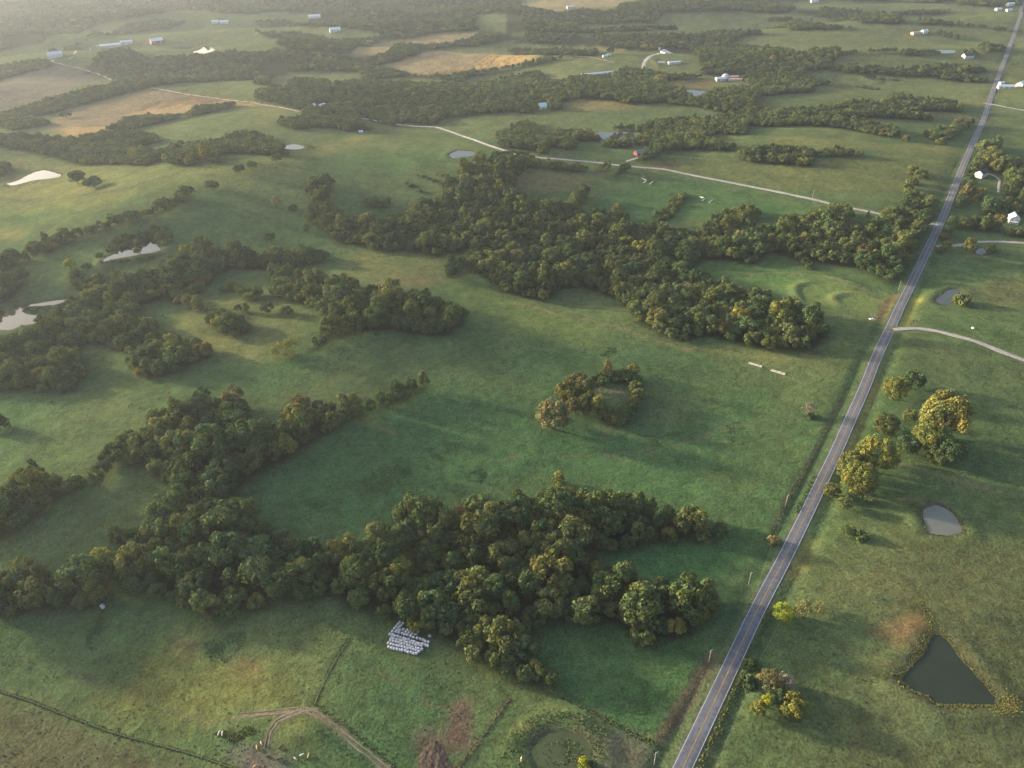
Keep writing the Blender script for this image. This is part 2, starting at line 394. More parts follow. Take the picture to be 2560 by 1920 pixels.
# left: woods round the lakes
wood(0, 1, '600,940 730,865 880,785 1060,705 1220,660 1390,620 1400,560 1480,530 1560,560 1560,500 1690,480 1690,340 1780,340 1790,440 1850,490 1920,510 2000,460 2080,480 2212,510 2350,500 2460,470 2650,450 2760,500 2870,520 2850,570 2680,610 2540,640 2212,660 2000,650 1850,700 1850,760 1740,790 1740,860 1620,880 1590,950 1500,950 1420,890 1300,940 1200,960 1150,985 1200,1060 1290,1100 1330,1170 1430,1220 1420,1250 1530,1260 1780,1300 1790,1390 1690,1450 1500,1540 1350,1590 1190,1590 1100,1490 1150,1420 1060,1370 960,1320 940,1300 720,1280 640,1340 650,1440 710,1510 690,1600 600,1670 300,1690 0,1690 -300,1700 -300,1260 0,1225 190,1200 320,1150 400,1090 480,1050 560,1000', ML)
wood(0, 1, '-300,640 0,575 120,540 240,570 260,490 400,410 540,370 620,370 830,290 1030,240 1080,180 1180,200 1290,180 1430,90 1550,20 1600,-10 1670,20 1640,75 1500,135 1300,215 1160,255 1050,285 850,345 700,395 560,450 380,530 250,580 100,640 0,690 -300,760', 'the hedge above the bright pond')
wood(0, 1, '1000,370 1300,280 1400,270 1460,330 1480,420 1400,460 1330,390 1290,370 1250,400 1240,440 1100,440 980,500 900,530 790,600 860,550', 'the scrub round the bright pond', 'scrub', 2.5)
wood(0, 1, '700,640 880,615 1000,595 1150,570 1400,510 1400,540 1250,600 1000,620 750,645', 'the scrub round the bright pond', 'scrub', 2.5)
wood(0, 1, '-200,720 0,720 100,710 250,660 270,700 180,800 100,890 0,950 -200,1000', 'the thicket at the left picture edge above the lake')
wood(0, 1, '595,740 610,670 650,675 760,705 870,715 1060,700 1050,725 900,730 880,775 700,850 605,825', 'the thicket between the pond and the lake', 'scrub', 3)
wood(0, 1, '240,1030 280,1000 440,985 600,965 520,1010 420,1040 300,1055', 'the marshy spit', 'marsh', .5)
wood(0, 2, '-200,-60 0,-30 300,-20 640,-40 640,20 400,45 0,50 -200,60', ML)
# tongue of wood and the big middle wood
wood(1, 1, '110,650 140,610 200,645 300,645 370,660 460,695 520,725 640,735 690,745 780,705 850,745 860,790 950,790 1150,805 1230,835 1350,825 1430,845 1500,840 1550,885 1600,935 1680,935 1775,990 1820,1060 1800,1130 1710,1160 1690,1210 1560,1230 1400,1215 1250,1195 1100,1175 950,1185 850,1215 750,1235 650,1265 530,1340 440,1350 440,1290 540,1200 570,1150 680,1100 610,1070 560,1020 450,970 330,940 230,900 130,860 130,820 200,770 120,720', MB_)
wood(1, 1, '430,-60 520,-40 600,0 660,90 640,140 720,110 715,170 820,180 990,190 1050,240 1130,180 1280,170 1340,110 1450,90 1600,30 1640,-40 1600,-110 1740,-150 1760,-230 1900,-300 2000,-290 2212,-300 2400,-290 2350,-240 2250,-150 2230,-60 2212,0 2340,10 2390,60 2510,70 2710,50 2850,-60 2870,-20 2830,60 2770,90 2850,190 2930,150 3080,150 3190,170 3220,230 3210,280 3410,260 3480,250 3610,300 3710,310 3810,320 3910,250 4090,150 4250,110 4330,100 4350,200 4260,260 4310,300 4424,290 4480,300 4570,200 4670,180 4750,190 4850,120 4970,100 5120,110 5160,150 5140,210 5060,230 5200,280 5270,270 5340,250 5350,210 5470,190 5440,130 5480,100 5570,110 5620,40 5620,-20 5680,-40 5750,10 5870,70 5870,170 5790,200 5800,260 5720,380 5680,500 5610,600 5570,650 5570,710 5520,770 5470,780 5410,740 5300,690 5190,640 5070,630 4940,600 4870,590 4750,570 4700,580 4620,540 4424,500 4370,560 4290,620 4160,590 4010,560 3830,600 3690,650 3780,690 3910,700 3930,760 4090,760 4170,820 4310,800 4424,830 4500,880 4570,940 4670,970 4770,1010 4840,1030 4910,1060 4940,1140 4970,1200 4940,1240 4870,1310 4770,1350 4670,1360 4570,1340 4424,1345 4310,1320 4110,1270 3960,1230 3850,1240 3770,1270 3660,1270 3510,1220 3410,1160 3290,1100 3270,1050 3230,980 3160,940 3080,890 2970,850 2850,810 2730,810 2610,830 2560,880 2490,930 2410,900 2310,880 2212,860 2140,840 2090,780 2000,750 1960,690 1850,680 1720,730 1650,730 1630,670 1690,620 1770,560 1900,440 1840,480 1700,510 1580,535 1490,530 1450,510 1300,490 1080,505 1000,490 970,440 900,430 790,450 690,430 640,340 560,300 480,260 430,200 460,140 480,100', MC)
wood(2, 1, '1215,220 1255,145 1370,65 1385,0 1450,-25 1515,0 1490,50 1420,145 1385,205 1275,245', 'the thicket in the field with feed bunks', 'scrub', 4)
wood(1, 1, '925,60 970,25 1140,55 1130,120 1000,130 925,95', 'the small clump on the shaded hill')
wood(1, 1, '110,1385 175,1330 350,1310 425,1360 300,1420 200,1450 130,1430', 'the bare yellow hedge end', 'airy', 4)
# clumps in the small left fields
wood(0, 1, '1580,930 1650,895 1775,960 1765,1020 1690,1030 1605,985', 'the leftmost clump in the small field')
wood(0, 1, '1905,795 1980,745 2075,800 2000,840 1915,825', 'the upper clump in the small field')
wood(0, 1, '2065,870 2110,815 2180,805 2225,835 2220,920 2130,930', 'the right clump in the small field')
wood(0, 1, '1785,1080 1880,985 2000,1035 1990,1065 2130,1085 2155,1170 2070,1220 1950,1235 1855,1190 1855,1130', 'the largest clump in the small field')
wood(0, 1, '1995,985 2080,925 2155,1000 2120,1035 2025,1025', 'the bushy clump in the small field')
# upper left
wood(0, 0, '-400,1180 0,1160 200,1150 450,1195 700,1185 900,1135 1000,1125 1200,1135 1380,1185 1385,1215 1150,1275 1300,1290 1400,1300 1500,1245 1900,1205 2080,1125 2212,1145 2320,1175 2380,1215 2380,1245 2440,1265 2400,1300 2530,1325 2430,1340 2212,1325 1900,1325 1850,1370 2000,1395 1950,1415 1830,1405 1740,1355 1640,1430 1500,1430 1400,1380 1250,1430 1100,1420 900,1410 700,1420 530,1370 400,1340 280,1300 100,1280 0,1250 -400,1240', 'far')
wood(0, 0, '-200,1400 0,1405 80,1415 90,1475 0,1520 -200,1540', 'far')
wood(0, 0, '1015,1080 1080,1012 1280,988 1330,1000 1600,982 1700,922 1900,892 2040,882 2040,905 1900,955 1500,1025 1200,1105 1000,1135 880,1125', 'far')
wood(0, 0, '-300,1060 0,990 30,972 280,892 600,802 860,742 1050,702 1250,732 1280,757 1000,825 650,915 450,975 200,1005 430,1042 300,1095 100,1125 0,1080 -300,1100', 'far')
wood(0, 0, '745,560 900,445 1050,415 1230,475 1250,522 1450,475 1700,482 1980,435 2212,455 2330,430 2500,430 2700,450 2960,470 3150,455 3360,450 3560,392 3800,372 4060,335 4140,285 4424,255 4424,350 4210,370 4110,400 3930,400 3760,420 3610,470 3410,530 3210,570 3290,590 3460,610 3540,640 3510,655 3210,685 3130,680 3110,620 2910,610 2610,610 2410,650 2310,680 2330,725 2212,735 2212,680 1900,690 1500,720 1250,757 1100,737 980,692 850,652 690,620', 'far')
wood(0, 0, '-500,600 0,562 200,525 380,505 470,560 330,598 150,645 0,685 -500,760', 'far')
wood(0, 0, '-900,-150 0,-160 2212,-150 4500,-130 4500,110 4111,115 4080,190 4160,240 4260,240 4110,258 3710,298 3500,338 3450,330 3300,338 3270,282 3160,262 3010,242 2710,222 2690,240 2212,200 2212,178 2650,168 2700,122 2310,97 2212,120 1830,100 1760,60 1400,110 1000,190 830,210 700,270 350,380 0,440 -900,560', 'far')
wood(0, 0, '425,440 700,352 850,292 1000,217 1400,168 1590,182 1480,238 1300,262 1050,298 700,388 560,428', 'far')
wood(1, 0, '0,255 100,282 220,245 320,265 420,292 620,322 800,332 960,332 1050,302 1080,330 1000,378 850,418 820,455 700,465 550,437 300,428 175,378 185,352 380,352 100,322 0,272', 'far')
wood(1, 0, '1330,640 1600,652 1850,612 2212,562 2500,500 2700,480 2700,500 2400,560 2212,590 1900,648 1750,688 1870,708 1850,722 1700,698 1500,668 1300,662', 'far')
wood(1, 0, '0,775 150,745 250,745 420,675 600,695 640,735 760,705 960,685 1150,705 1240,705 1500,725 1650,705 1850,735 2050,695 2212,645 2460,615 2490,682 2632,702 2732,662 3072,652 3152,592 3342,582 3382,602 3542,642 3862,662 3512,692 3462,702 3562,742 3712,782 3792,842 3912,802 4112,752 4312,742 4342,832 4272,922 4424,930 4424,975 4012,965 3812,915 3512,885 3212,895 3092,865 2852,845 2692,865 2632,895 2642,945 2542,955 2532,885 2442,885 2422,955 2312,975 2212,960 2100,975 1900,985 1700,1005 1600,1030 1560,1070 1450,1070 1290,1050 1270,1080 1160,1080 1050,1050 900,1020 880,1060 1000,1100 970,1120 770,1130 700,1100 500,1100 350,1120 190,1070 210,1030 400,1000 420,950 200,895 0,855', 'far')
wood(1, 0, '430,1268 540,1240 530,1260 440,1280', 'far', 'scrub', 2)
wood(1, 0, '490,1700 485,1545 560,1515 655,1505 655,1600 600,1700', 'the tall clump on the hill shoulder')
wood(1, 0, '1350,1485 1450,1505 1590,1555 1570,1575 1450,1530 1350,1500', 'far', 'scrub', 2)
wood(1, 0, '1285,1555 1350,1590 1440,1640 1430,1665 1340,1620', 'far', 'scrub', 2)
wood(1, 0, '1530,1462 1600,1490 1670,1525 1650,1540 1580,1500', 'far', 'scrub', 2)
# upper middle and right
wood(2, 0, '-100,295 100,275 560,292 1000,292 1250,292 1650,282 1800,257 2080,262 2190,290 2000,302 1950,337 1850,372 2212,392 2362,432 2562,452 2572,425 2812,405 2852,442 2812,490 2752,540 2772,578 2812,562 2992,545 2992,572 3112,562 3412,592 3492,562 3692,552 3992,562 4102,590 4092,618 3912,638 3962,650 4132,682 4112,705 3912,710 3762,688 3612,650 3412,660 3212,640 3032,630 2912,630 2762,600 2532,610 2512,660 2712,690 2762,725 2592,738 2592,795 2412,805 2212,825 2150,815 2110,735 2000,692 1960,650 1900,640 1640,640 1610,470 1480,460 1330,408 1280,428 1050,438 1000,428 850,400 600,388 350,378 150,368 -100,352', 'far')
wood(2, 0, '-50,60 150,62 400,112 600,72 770,92 900,72 1100,22 1200,-90 2300,-90 3500,-60 3600,20 3300,10 3000,0 2300,0 2300,108 1900,88 1500,98 1300,108 1250,172 1200,195 850,205 600,202 550,240 700,250 1150,227 1420,237 1400,250 1150,263 800,273 400,285 -50,270', 'far')
wood(2, 0, '-50,405 250,422 550,402 740,432 720,478 530,488 300,480 0,452', 'far')
wood(2, 0, '55,1065 130,1035 200,1095 220,1135 300,1145 460,1125 560,1115 680,1125 700,1172 770,1198 700,1215 550,1215 555,1280 480,1290 300,1255 300,1330 240,1330 150,1290 -100,1275 -120,1150', 'far')
wood(2, 0, '-150,1330 0,1315 100,1315 200,1355 220,1402 400,1405 600,1425 650,1460 570,1482 400,1465 200,1445 0,1445 -200,1420', 'far')
wood(2, 0, '705,1470 740,1425 800,1415 860,1450 830,1475 720,1475', 'far')
wood(2, 0, '885,1500 900,1465 960,1425 1015,1405 1015,1450 980,1475 905,1515', 'far', 'gold')
wood(2, 0, '795,1235 850,1190 1000,1200 1045,1250 1000,1272 900,1272 805,1265', 'far', 'gold')
wood(2, 0, '890,1105 950,1085 1040,1095 1075,1130 960,1135 892,1135', 'far')
wood(2, 0, '1085,1115 1200,1045 1250,1035 1500,1015 1700,1012 1800,985 2000,955 2150,955 2212,965 2312,955 2462,925 2632,935 2812,892 3062,872 3212,882 3292,805 3412,805 3452,842 3662,852 3812,872 3897,955 3852,965 3662,955 3492,948 3630,1018 3562,1035 3312,1018 3062,1008 2862,1018 2912,1030 3062,1032 3212,1080 3312,1092 3340,1180 3262,1182 3062,1145 2812,1095 2612,1085 2412,1085 2212,1090 2040,1082 2000,1155 1850,1155 1735,1150 1705,1200 1850,1232 1945,1262 1955,1285 1850,1302 1650,1285 1400,1295 1300,1315 1200,1382 1100,1392 1055,1345 1150,1288 1250,1250 1100,1248 1055,1210 1150,1180', 'far')
wood(2, 0, '1955,1350 1985,1295 2050,1265 2200,1255 2392,1265 2592,1285 2692,1302 2812,1275 3012,1312 3040,1338 2852,1345 2612,1345 2592,1430 2412,1430 2212,1400 2100,1402 1985,1375', 'far')
wood(3, 0, '1335,1150 1450,1115 1600,1095 1625,1035 1745,1035 1750,1080 1650,1145 1550,1210 1480,1222 1355,1178', 'far')
wood(3, 0, '640,442 850,432 1050,422 1250,432 1400,432 1480,458 1400,460 1180,478 1150,450 850,450 650,478', 'far')
wood(3, 0, '930,662 1100,682 1130,692 950,682', 'far', 'scrub', 2)
wood(3, 0, '765,742 830,718 950,750 955,775 860,765', 'far', 'scrub', 3)
wood(3, 0, '-50,62 200,52 230,80 150,108 -50,108', 'far')
wood(3, 0, '270,72 500,62 700,82 900,92 1100,132 1150,170 1300,162 1550,182 1800,212 2000,232 2095,268 1990,258 1900,240 1700,220 1400,208 1200,200 1000,198 800,198 550,158 350,128 262,90', 'far')
wood(3, 0, '800,82 1100,102 1300,82 1590,82 1550,108 1200,128 900,100', 'far')
wood(3, 0, '-50,152 200,142 380,162 350,178 -50,172', 'far')
wood(3, 0, '-100,212 300,202 500,212 740,232 700,240 500,258 200,258 -100,238', 'far')
wood(3, 0, '1250,-60 2300,-60 2300,30 1900,58 1700,40 1250,22', 'far')
wood(3, 0, '1830,400 1880,370 1940,390 2040,390 2030,440 1900,450', 'far', 'gold')
wood(3, 0, '1690,470 1700,430 1800,440 1830,480 1760,490', 'far')
# right of the road
HE = 'the hedge by the white farmhouse'
wood(3, 0, '1850,1330 1835,1255 1900,1190 2000,1205 1990,1280 2100,1370 2300,1400 2300,1520 2050,1500 1850,1462 1720,1490 1740,1440', 'the wood behind the dark-roofed house', 'wood')
wood(3, 0, '2060,1525 2300,1530 2300,1700 2212,1850 2100,1855 1885,1850 1840,1825 1900,1775 2050,1765 2070,1700', 'the trees between the two houses', 'wood', 4)
wood(3, 0, '1665,1620 1690,1540 1730,1520 1780,1640 1860,1665 1850,1735 1750,1755 1625,1790 1630,1690', 'the roadside thicket by the house', 'wood', 4)
wood(3, 1, '1545,275 1600,240 1700,235 1880,245 1995,265 2000,320 1900,345 1750,320 1600,310', HE, 'wood', 4)
wood(3, 1, '2025,335 2300,325 2300,400 2100,385 2045,360', HE, 'wood', 4)
wood(3, 1, '1495,350 1540,325 1595,350 1580,405 1515,395', HE, 'wood', 4)
wood(3, 1, '1465,480 1500,430 1545,440 1535,500 1485,520', HE, 'wood', 4)
CLEAR = [tpw(1, 0, '960,50 1330,0 1300,-40 1000,-20'), tpw(1, 0, '1200,95 1400,40 1500,60 1560,130 1440,140 1320,120'),
         tpw(1, 0, '1280,150 1480,145 1460,190 1300,185'), tpw(0, 0, '850,200 1000,190 1400,112 1760,62 1830,92 1600,172 1400,160 1000,212'),
         tpw(2, 0, '480,62 560,55 540,80 470,80'), tpw(2, 0, '1760,660 1850,630 2020,650 2020,720 1780,715'),
         tpw(2, 0, '1280,440 1330,405 1600,455 1600,480 1450,480 1300,470'), tpw(1, 0, '480,940 440,905 500,890 620,900 640,935 560,950')]

# ------------------------------------------------------------------ what covers the ground: outline, colour, edge softness, strength
GR = (.055, .098, .034); RICH = (.052, .100, .033); OLIVE = (.088, .105, .036); YEL = (.135, .138, .045); DRY = (.150, .122, .055)
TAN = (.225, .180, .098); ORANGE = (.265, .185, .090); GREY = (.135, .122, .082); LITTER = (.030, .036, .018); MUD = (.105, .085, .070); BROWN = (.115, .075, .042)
COVER = []
def cov(i, j, s, col, soft=6.0, k=1.0): COVER.append((tpw(i, j, s), col, soft, k))
cov(0, 0, '-600,740 0,685 500,560 700,640 860,700 600,790 0,960 -600,1060', GREY, 8)
cov(0, 0, '430,1170 530,1100 1000,1080 1080,1000 1600,980 1700,920 2000,870 1500,800 1300,770 900,870 600,940 450,1040', (.165, .135, .08), 8)
cov(0, 0, '530,1170 540,1100 800,1095 1010,1085 1000,1110 880,1130 700,1180', ORANGE, 9)
cov(0, 0, '1080,1000 1200,930 1480,890 1700,850 1960,868 2030,885 1900,890 1700,922 1600,980 1330,1000', (.25, .185, .095), 14)
cov(0, 0, '2030,885 2212,895 2212,910 2040,912', ORANGE, 6)
cov(0, 0, '60,1380 300,1330 640,1430 900,1470 1500,1480 2212,1380 2212,1659 0,1720 -300,1700 -300,1450', YEL, 25, .55)
cov(0, 1, '-200,-30 300,-60 700,-60 1300,0 900,130 400,170 -200,140', YEL, 20, .65)
cov(0, 1, '-200,340 150,310 260,350 100,420 -200,450', YEL, 12, .8)
cov(1, 0, '500,1260 800,1180 1000,1170 900,1250 700,1310 300,1420 0,1440 0,1380', YEL, 18, .75)
cov(1, 0, '0,900 250,930 300,1000 180,1050 100,1080 0,1060', YEL, 14, .5)
cov(1, 0, '1050,545 1200,520 1550,440 1900,460 2212,470 2212,560 1850,620 1400,640 1250,600', TAN, 7)
cov(1, 0, '1400,640 1650,605 1860,590 1960,520 2040,475 2400,470 2430,500 2250,560 1850,622', (.34, .240, .10), 12)
cov(1, 0, '830,480 1000,400 1120,340 1250,340 1300,380 1200,450 900,490', TAN, 8, .8)
cov(1, 0, '1290,350 1500,310 1900,262 1920,290 1850,330 1600,375 1350,385', TAN, 8, .9)
cov(1, 0, '960,50 1330,0 1300,-40 1000,-20', TAN, 8); cov(1, 0, '1200,95 1400,40 1500,60 1560,130 1440,140 1320,120', TAN, 8)
cov(2, 0, '-100,40 200,10 600,-20 1100,-30 1000,40 850,65 600,72 400,105 200,70', TAN, 12, .7)
cov(2, 0, '380,395 560,398 700,400 1010,428 980,448 760,440 740,412', ORANGE, 10, .6)
cov(2, 0, '1180,700 1400,680 1750,670 1750,760 1600,770 1400,740', DRY, 12, .9)
cov(2, 0, '500,860 900,890 1250,905 1000,945 620,955 480,930', DRY, 14, .8)
cov(2, 0, '0,1480 300,1480 850,1500 700,1560 500,1640 300,1659 0,1659', DRY, 12, .65)
cov(2, 0, '1150,1420 1500,1360 2212,1420 3012,1380 3500,1450 3500,1659 2800,1659 2212,1620 1800,1550 1450,1480 1200,1450', OLIVE, 14, .9)
cov(2, 0, '1150,1420 1400,1400 1450,1450 1250,1450', BROWN, 9, .7)
cov(3, 0, '0,1440 600,1380 850,1350 1500,1260 1700,1260 1600,1500 1580,1659 1000,1659 0,1640', OLIVE, 14, .8)
cov(3, 0, '0,1180 500,1190 1000,1240 1600,1270 1500,1320 800,1290 0,1270', YEL, 12, .7)
cov(3, 0, '1150,290 1320,300 1230,350 1140,350', DRY, 12, .8)
cov(3, 0, '1640,860 1880,870 1850,900 1640,890', YEL, 8, .9)
cov(3, 0, '1300,950 1800,1000 1820,1040 1700,1030 1430,1010', DRY, 9, .7)
cov(3, 0, '2010,560 2300,480 2300,860 1960,880', OLIVE, 10, .8)
cov(2, 1, '700,60 1000,-60 1400,-90 2212,90 2600,160 2100,260 1700,240 1300,250 1050,300 1000,200 720,140', RICH, 14)
cov(1, 1, '750,560 1000,520 1500,545 1800,530 1600,650 1500,780 1300,815 1000,790 850,740 700,700', OLIVE, 14, 1)
cov(1, 1, '900,550 1080,550 1050,600 900,590', YEL, 10, .8)
cov(1, 1, '1000,800 1150,740 1500,700 1600,750 1400,830', DRY, 12, .5)
cov(1, 1, '0,900 200,930 500,1050 450,1250 200,1350 0,1500 -400,1400 -700,1000 -500,900', OLIVE, 20, .9)
cov(0, 1, '1350,1200 1600,1100 1800,1250 2000,1300 2212,1400 2212,1480 2000,1400 1800,1330', YEL, 14, .5)
cov(1, 1, '1700,780 2212,890 2600,1010 3000,1170 2900,1300 2500,1300 2200,1200 1800,1000', (.090, .125, .036), 25, .85)
cov(2, 1, '1480,1340 1900,1360 2500,1450 2100,1450 1800,1410', YEL, 10, .6)
cov(2, 1, '1500,670 1800,580 2212,640 2700,720 3200,900 3100,1010 2800,1000 2600,900 2212,820', (.070, .128, .036), 12, .9)
cov(3, 1, '200,790 600,760 1000,900 1090,890 960,1100 700,1040 300,960', (.098, .125, .040), 16, .7)
# the big field and the green one by the road
cov(1, 2, '-100,900 600,420 1500,0 2212,100 2900,300 3500,380 4400,0 4250,500 3700,1300 3300,1040 2400,860 1800,960 1000,1250 700,1380 150,1200', (.046, .100, .034), 20, .8)
cov(2, 3, '220,450 850,430 1060,540 1500,560 1750,640 1650,830 1500,1010 1300,1380 1150,1420 700,1180 450,1050 260,800', RICH, 5)
cov(2, 2, '720,1480 1150,1400 1800,1380 2000,1450 1850,1659 1700,1760 1000,1659', (.046, .105, .034), 8)
cov(2, 2, '760,370 850,365 920,400 900,430 800,430', DRY, 8, .6)
cov(2, 2, '690,60 820,10 950,25 1030,70 1020,130 900,150 760,110', (.112, .128, .060), 4)
cov(2, 2, '1680,780 1880,790 1860,840 1720,840', OLIVE, 8, .6)
# foreground left
cov(0, 3, '1000,950 1200,740 1450,570 1750,560 2000,700 2212,740 2700,880 2600,1120 2212,1160 1800,1250 1000,1280 800,1100', (.105, .118, .034), 14, .9)
cov(0, 3, '1480,570 1700,570 1700,640 1500,650', DRY, 8, .6); cov(0, 3, '2000,720 2100,680 2212,740 2212,820 2000,810', (.16, .12, .055), 7, .8)
cov(0, 3, '1680,640 1800,570 2000,480 2150,480 2100,600 1960,740 1850,730', (.055, .098, .040), 6, .6)
cov(0, 3, '-300,1020 300,1120 900,1380 1700,1600 2000,1720 1500,2000 -300,2000', (.095, .090, .040), 8, .8)
cov(0, 3, '740,480 880,400 850,560 790,640 740,620', (.048, .090, .038), 4, .7)
cov(0, 3, '2000,1520 2212,1450 2350,1500 2440,1659 2400,1800 2100,1800 2050,1600', MUD, 6, .9)
cov(1, 3, '200,1250 400,1200 460,1300 320,1450 130,1500', OLIVE, 6, .8)
cov(1, 3, '1300,700 1400,700 1380,790 1310,780', DRY, 5, .5)
cov(1, 3, '950,740 1300,700 1600,900 1700,1200 1200,1400 900,1300 700,1000', (.050, .095, .034), 14, .7)
cov(2, 3, '700,1300 850,1400 1150,1450 1250,1560 1200,1700 800,1750 720,1500', (.095, .088, .055), 10, .8)
cov(2, 3, '-100,1380 0,1320 160,1270 180,1290 60,1340 -60,1400', YEL, 4, .8)
# right-hand fields
cov(3, 2, '1000,1300 1300,1350 2212,1300 2600,1300 2600,3800 1000,3800 300,3300 500,2100 350,1700', (.078, .088, .034), 25, .85)
cov(3, 2, '1150,-100 2400,-100 2400,900 1700,900 1300,700', (.066, .098, .036), 25, .8)
cov(3, 2, '250,2000 900,1950 1000,2300 700,2600 250,2500 150,2200', (.060, .095, .036), 18, .7)
cov(3, 3, '890,480 1000,400 1280,330 1390,380 1360,480 1300,600 1100,580 950,520', (.150, .098, .052), 5, .8)
cov(3, 3, '700,1100 1100,1150 1500,1200 1400,1500 900,1300', (.075, .100, .038), 18, .6)
cov(3, 2, '1150,1000 1320,990 1300,1040 1180,1030', DRY, 5, .9)
cov(3, 1, '1900,720 2300,700 2300,950 2000,1000 1850,850', (.095, .095, .038), 20, .7)
cov(3, 1, '1400,560 2300,600 2300,720 1500,830 1330,760', (.060, .108, .038), 18, .6)
cov(3, 1, '1180,1190 2300,1560 2300,1659 1800,1659 1240,1500', (.070, .092, .036), 14, .7)
COVLINES = []   # strips: line, half width, colour, strength
def covl(i, j, s, w, col, k=1.0): COVLINES.append((spline(tpw(i, j, s), 6.0), w, col, k))
covl(3, 1, '1310,915 1250,1000 1180,1140', 3.0, (.19, .19, .04), .9)
covl(3, 1, '1090,890 1030,990 950,1110', 3.5, (.19, .13, .065), .8)
covl(3, 2, '950,20 880,180 800,370 700,590', 2.2, (.135, .135, .045), .8)
covl(3, 2, '380,1340 300,1500 210,1659', 3.2, (.15, .14, .04), .8)
covl(2, 3, '1720,690 1640,850 1560,1000 1420,1200 1300,1400', 2.8, (.155, .105, .070), .8)
covl(2, 3, '1760,1200 1700,1400 1620,1640', 4.0, (.12, .115, .045), .7)
covl(2, 1, '0,960 200,998 370,1045 700,1115 1000,1195 1400,1335 1600,1372', 1.6, (.13, .11, .06), .8)
covl(3, 2, '60,1240 180,1000 300,780 470,480 620,170', 2.5, (.095, .105, .05), .6)
covl(3, 2, '1150,690 1500,790 1850,900 2000,940', 1.6, (.13, .125, .06), .6)
covl(1, 2, '950,310 1050,370 1200,430', 2.0, (.11, .125, .04), .8)
covl(3, 3, '640,150 1000,205 1500,290 2212,420', 1.0, (.05, .07, .03), .6)
covl(3, 1, '1500,565 1700,570 2000,605 2212,640', 1.2, (.04, .06, .03), .7)
covl(1, 3, '1700,1660 1850,1560 1900,1480 2190,1060', 0.8, (.12, .10, .05), .7)
covl(0, 3, '0,1000 210,1065 600,1215 1000,1360 1640,1535 2000,1659', 1.2, (.10, .13, .04), .9)
covl(2, 0, '-900,1040 200,1100 800,1110', 2, OLIVE, .3)
for _k in range(9):     # swathe lines of the tan stubble fields
    COVLINES.append((spline(tpw(0, 0, '%d,%d %d,%d %d,%d' % (1050 + 40 * _k, 985 - 14 * _k, 1450 + 30 * _k, 925 - 11 * _k, 1900 + 8 * _k, 882 - 6 * _k)), 12), 2.2, (.12, .085, .05), .7))
for _k in range(6):
    COVLINES.append((spline(tpw(1, 0, '%d,%d %d,%d %d,%d' % (1500 + 90 * _k, 635 - 6 * _k, 1800 + 70 * _k, 590 - 6 * _k, 2010 + 65 * _k, 478)), 12), 2.6, (.15, .10, .05), .7))

covl(1, 3, '-200,1215 0,1192 200,1170 330,1152 430,1150 520,1190 700,1310 900,1480 1120,1659 1320,1820', 1.3, (.15, .125, .085), .85)
covl(1, 3, '85,1480 100,1420 115,1350 180,1255 270,1200 400,1158', 1.0, (.15, .125, .085), .7)

for _s, _i, _j in (('950,1659 1100,1620 1300,1560 1540,1510', 0, 0), ('700,1640 1000,1560 1250,1460', 0, 0), ('0,60 300,82 700,32 1100,-20', 0, 1), ('380,300 550,312 800,270', 0, 1), ('600,180 800,182 1150,120', 0, 1)):
    covl(_i, _j, _s, 4.0, (.060, .075, .035), .6)
for _s, _i, _j in (('0,120 400,40 900,160 1300,330', 0, 2), ('200,500 600,300 1000,200 1400,60', 0, 2), ('900,700 1300,560 1700,420 2100,340 2212,260', 2, 2), ('-200,700 200,600 800,620 1500,500 1900,330', 2, 2),
                   ('1100,700 1500,780 1900,900 2300,980', 3, 2), ('100,700 600,820 1100,1000 1700,1240 2300,1300', 0, 3), ('900,760 1200,900 1500,1100 1700,1120', 1, 3)):
    covl(_i, _j, _s, .7, (.10, .095, .05), .55)
cov(1, 3, '1390,1430 1500,1360 1640,1330 1700,1140 1800,1100 1860,1300 1850,1420 1740,1530 1620,1520 1600,1659 1440,1659', (.115, .080, .060), 5, .9)
cov(1, 3, '1410,1440 1600,1450 1630,1600 1600,1740 1460,1740', (.050, .034, .026), 3, 1)

for L_, h_, w_ in BERMS[:3]: COVLINES.append((L_, 2.2, (.120, .128, .052), .6))

CLEAR += [tpw(0, 0, '350,385 700,285 830,218 770,300 560,370 420,432'), tpw(1, 0, '0,130 100,98 480,120 440,165 0,180'), tpw(2, 0, '300,30 600,0 1000,10 850,62 500,66'), tpw(1, 0, '1870,190 1900,120 2300,130 2300,235 2050,235 1950,195')]

# ------------------------------------------------------------------ the ground sheet
def axis_pos(first, step, ratio, end):
    out = [first]
    while out[-1] < end:
        out.append(out[-1] + max(step, ratio * out[-1]))
    return out
ys = np.array(axis_pos(50.0, 2.4, 0.0, 640) + axis_pos(643.0, 2.4, 0.0095, 12000) + [16000, 24000, 40000])
ys = np.concatenate([[-9000, -4000, -1500, -600, -250, -100, -40, 0, 25], ys])
xp = np.array(axis_pos(0.0, 3.0, 0.011, 9000) + [13000, 20000, 32000])
xs = np.concatenate([-xp[:0:-1], xp])
GX, GY = np.meshgrid(xs, ys)
gx, gy = GX.ravel(), GY.ravel()
gz = hfin(gx, gy)
nx, ny = len(xs), len(ys)
idx = np.arange(nx * ny).reshape(ny, nx)
GF = np.stack([idx[:-1, :-1].ravel(), idx[:-1, 1:].ravel(), idx[1:, 1:].ravel(), idx[1:, :-1].ravel()], 1)

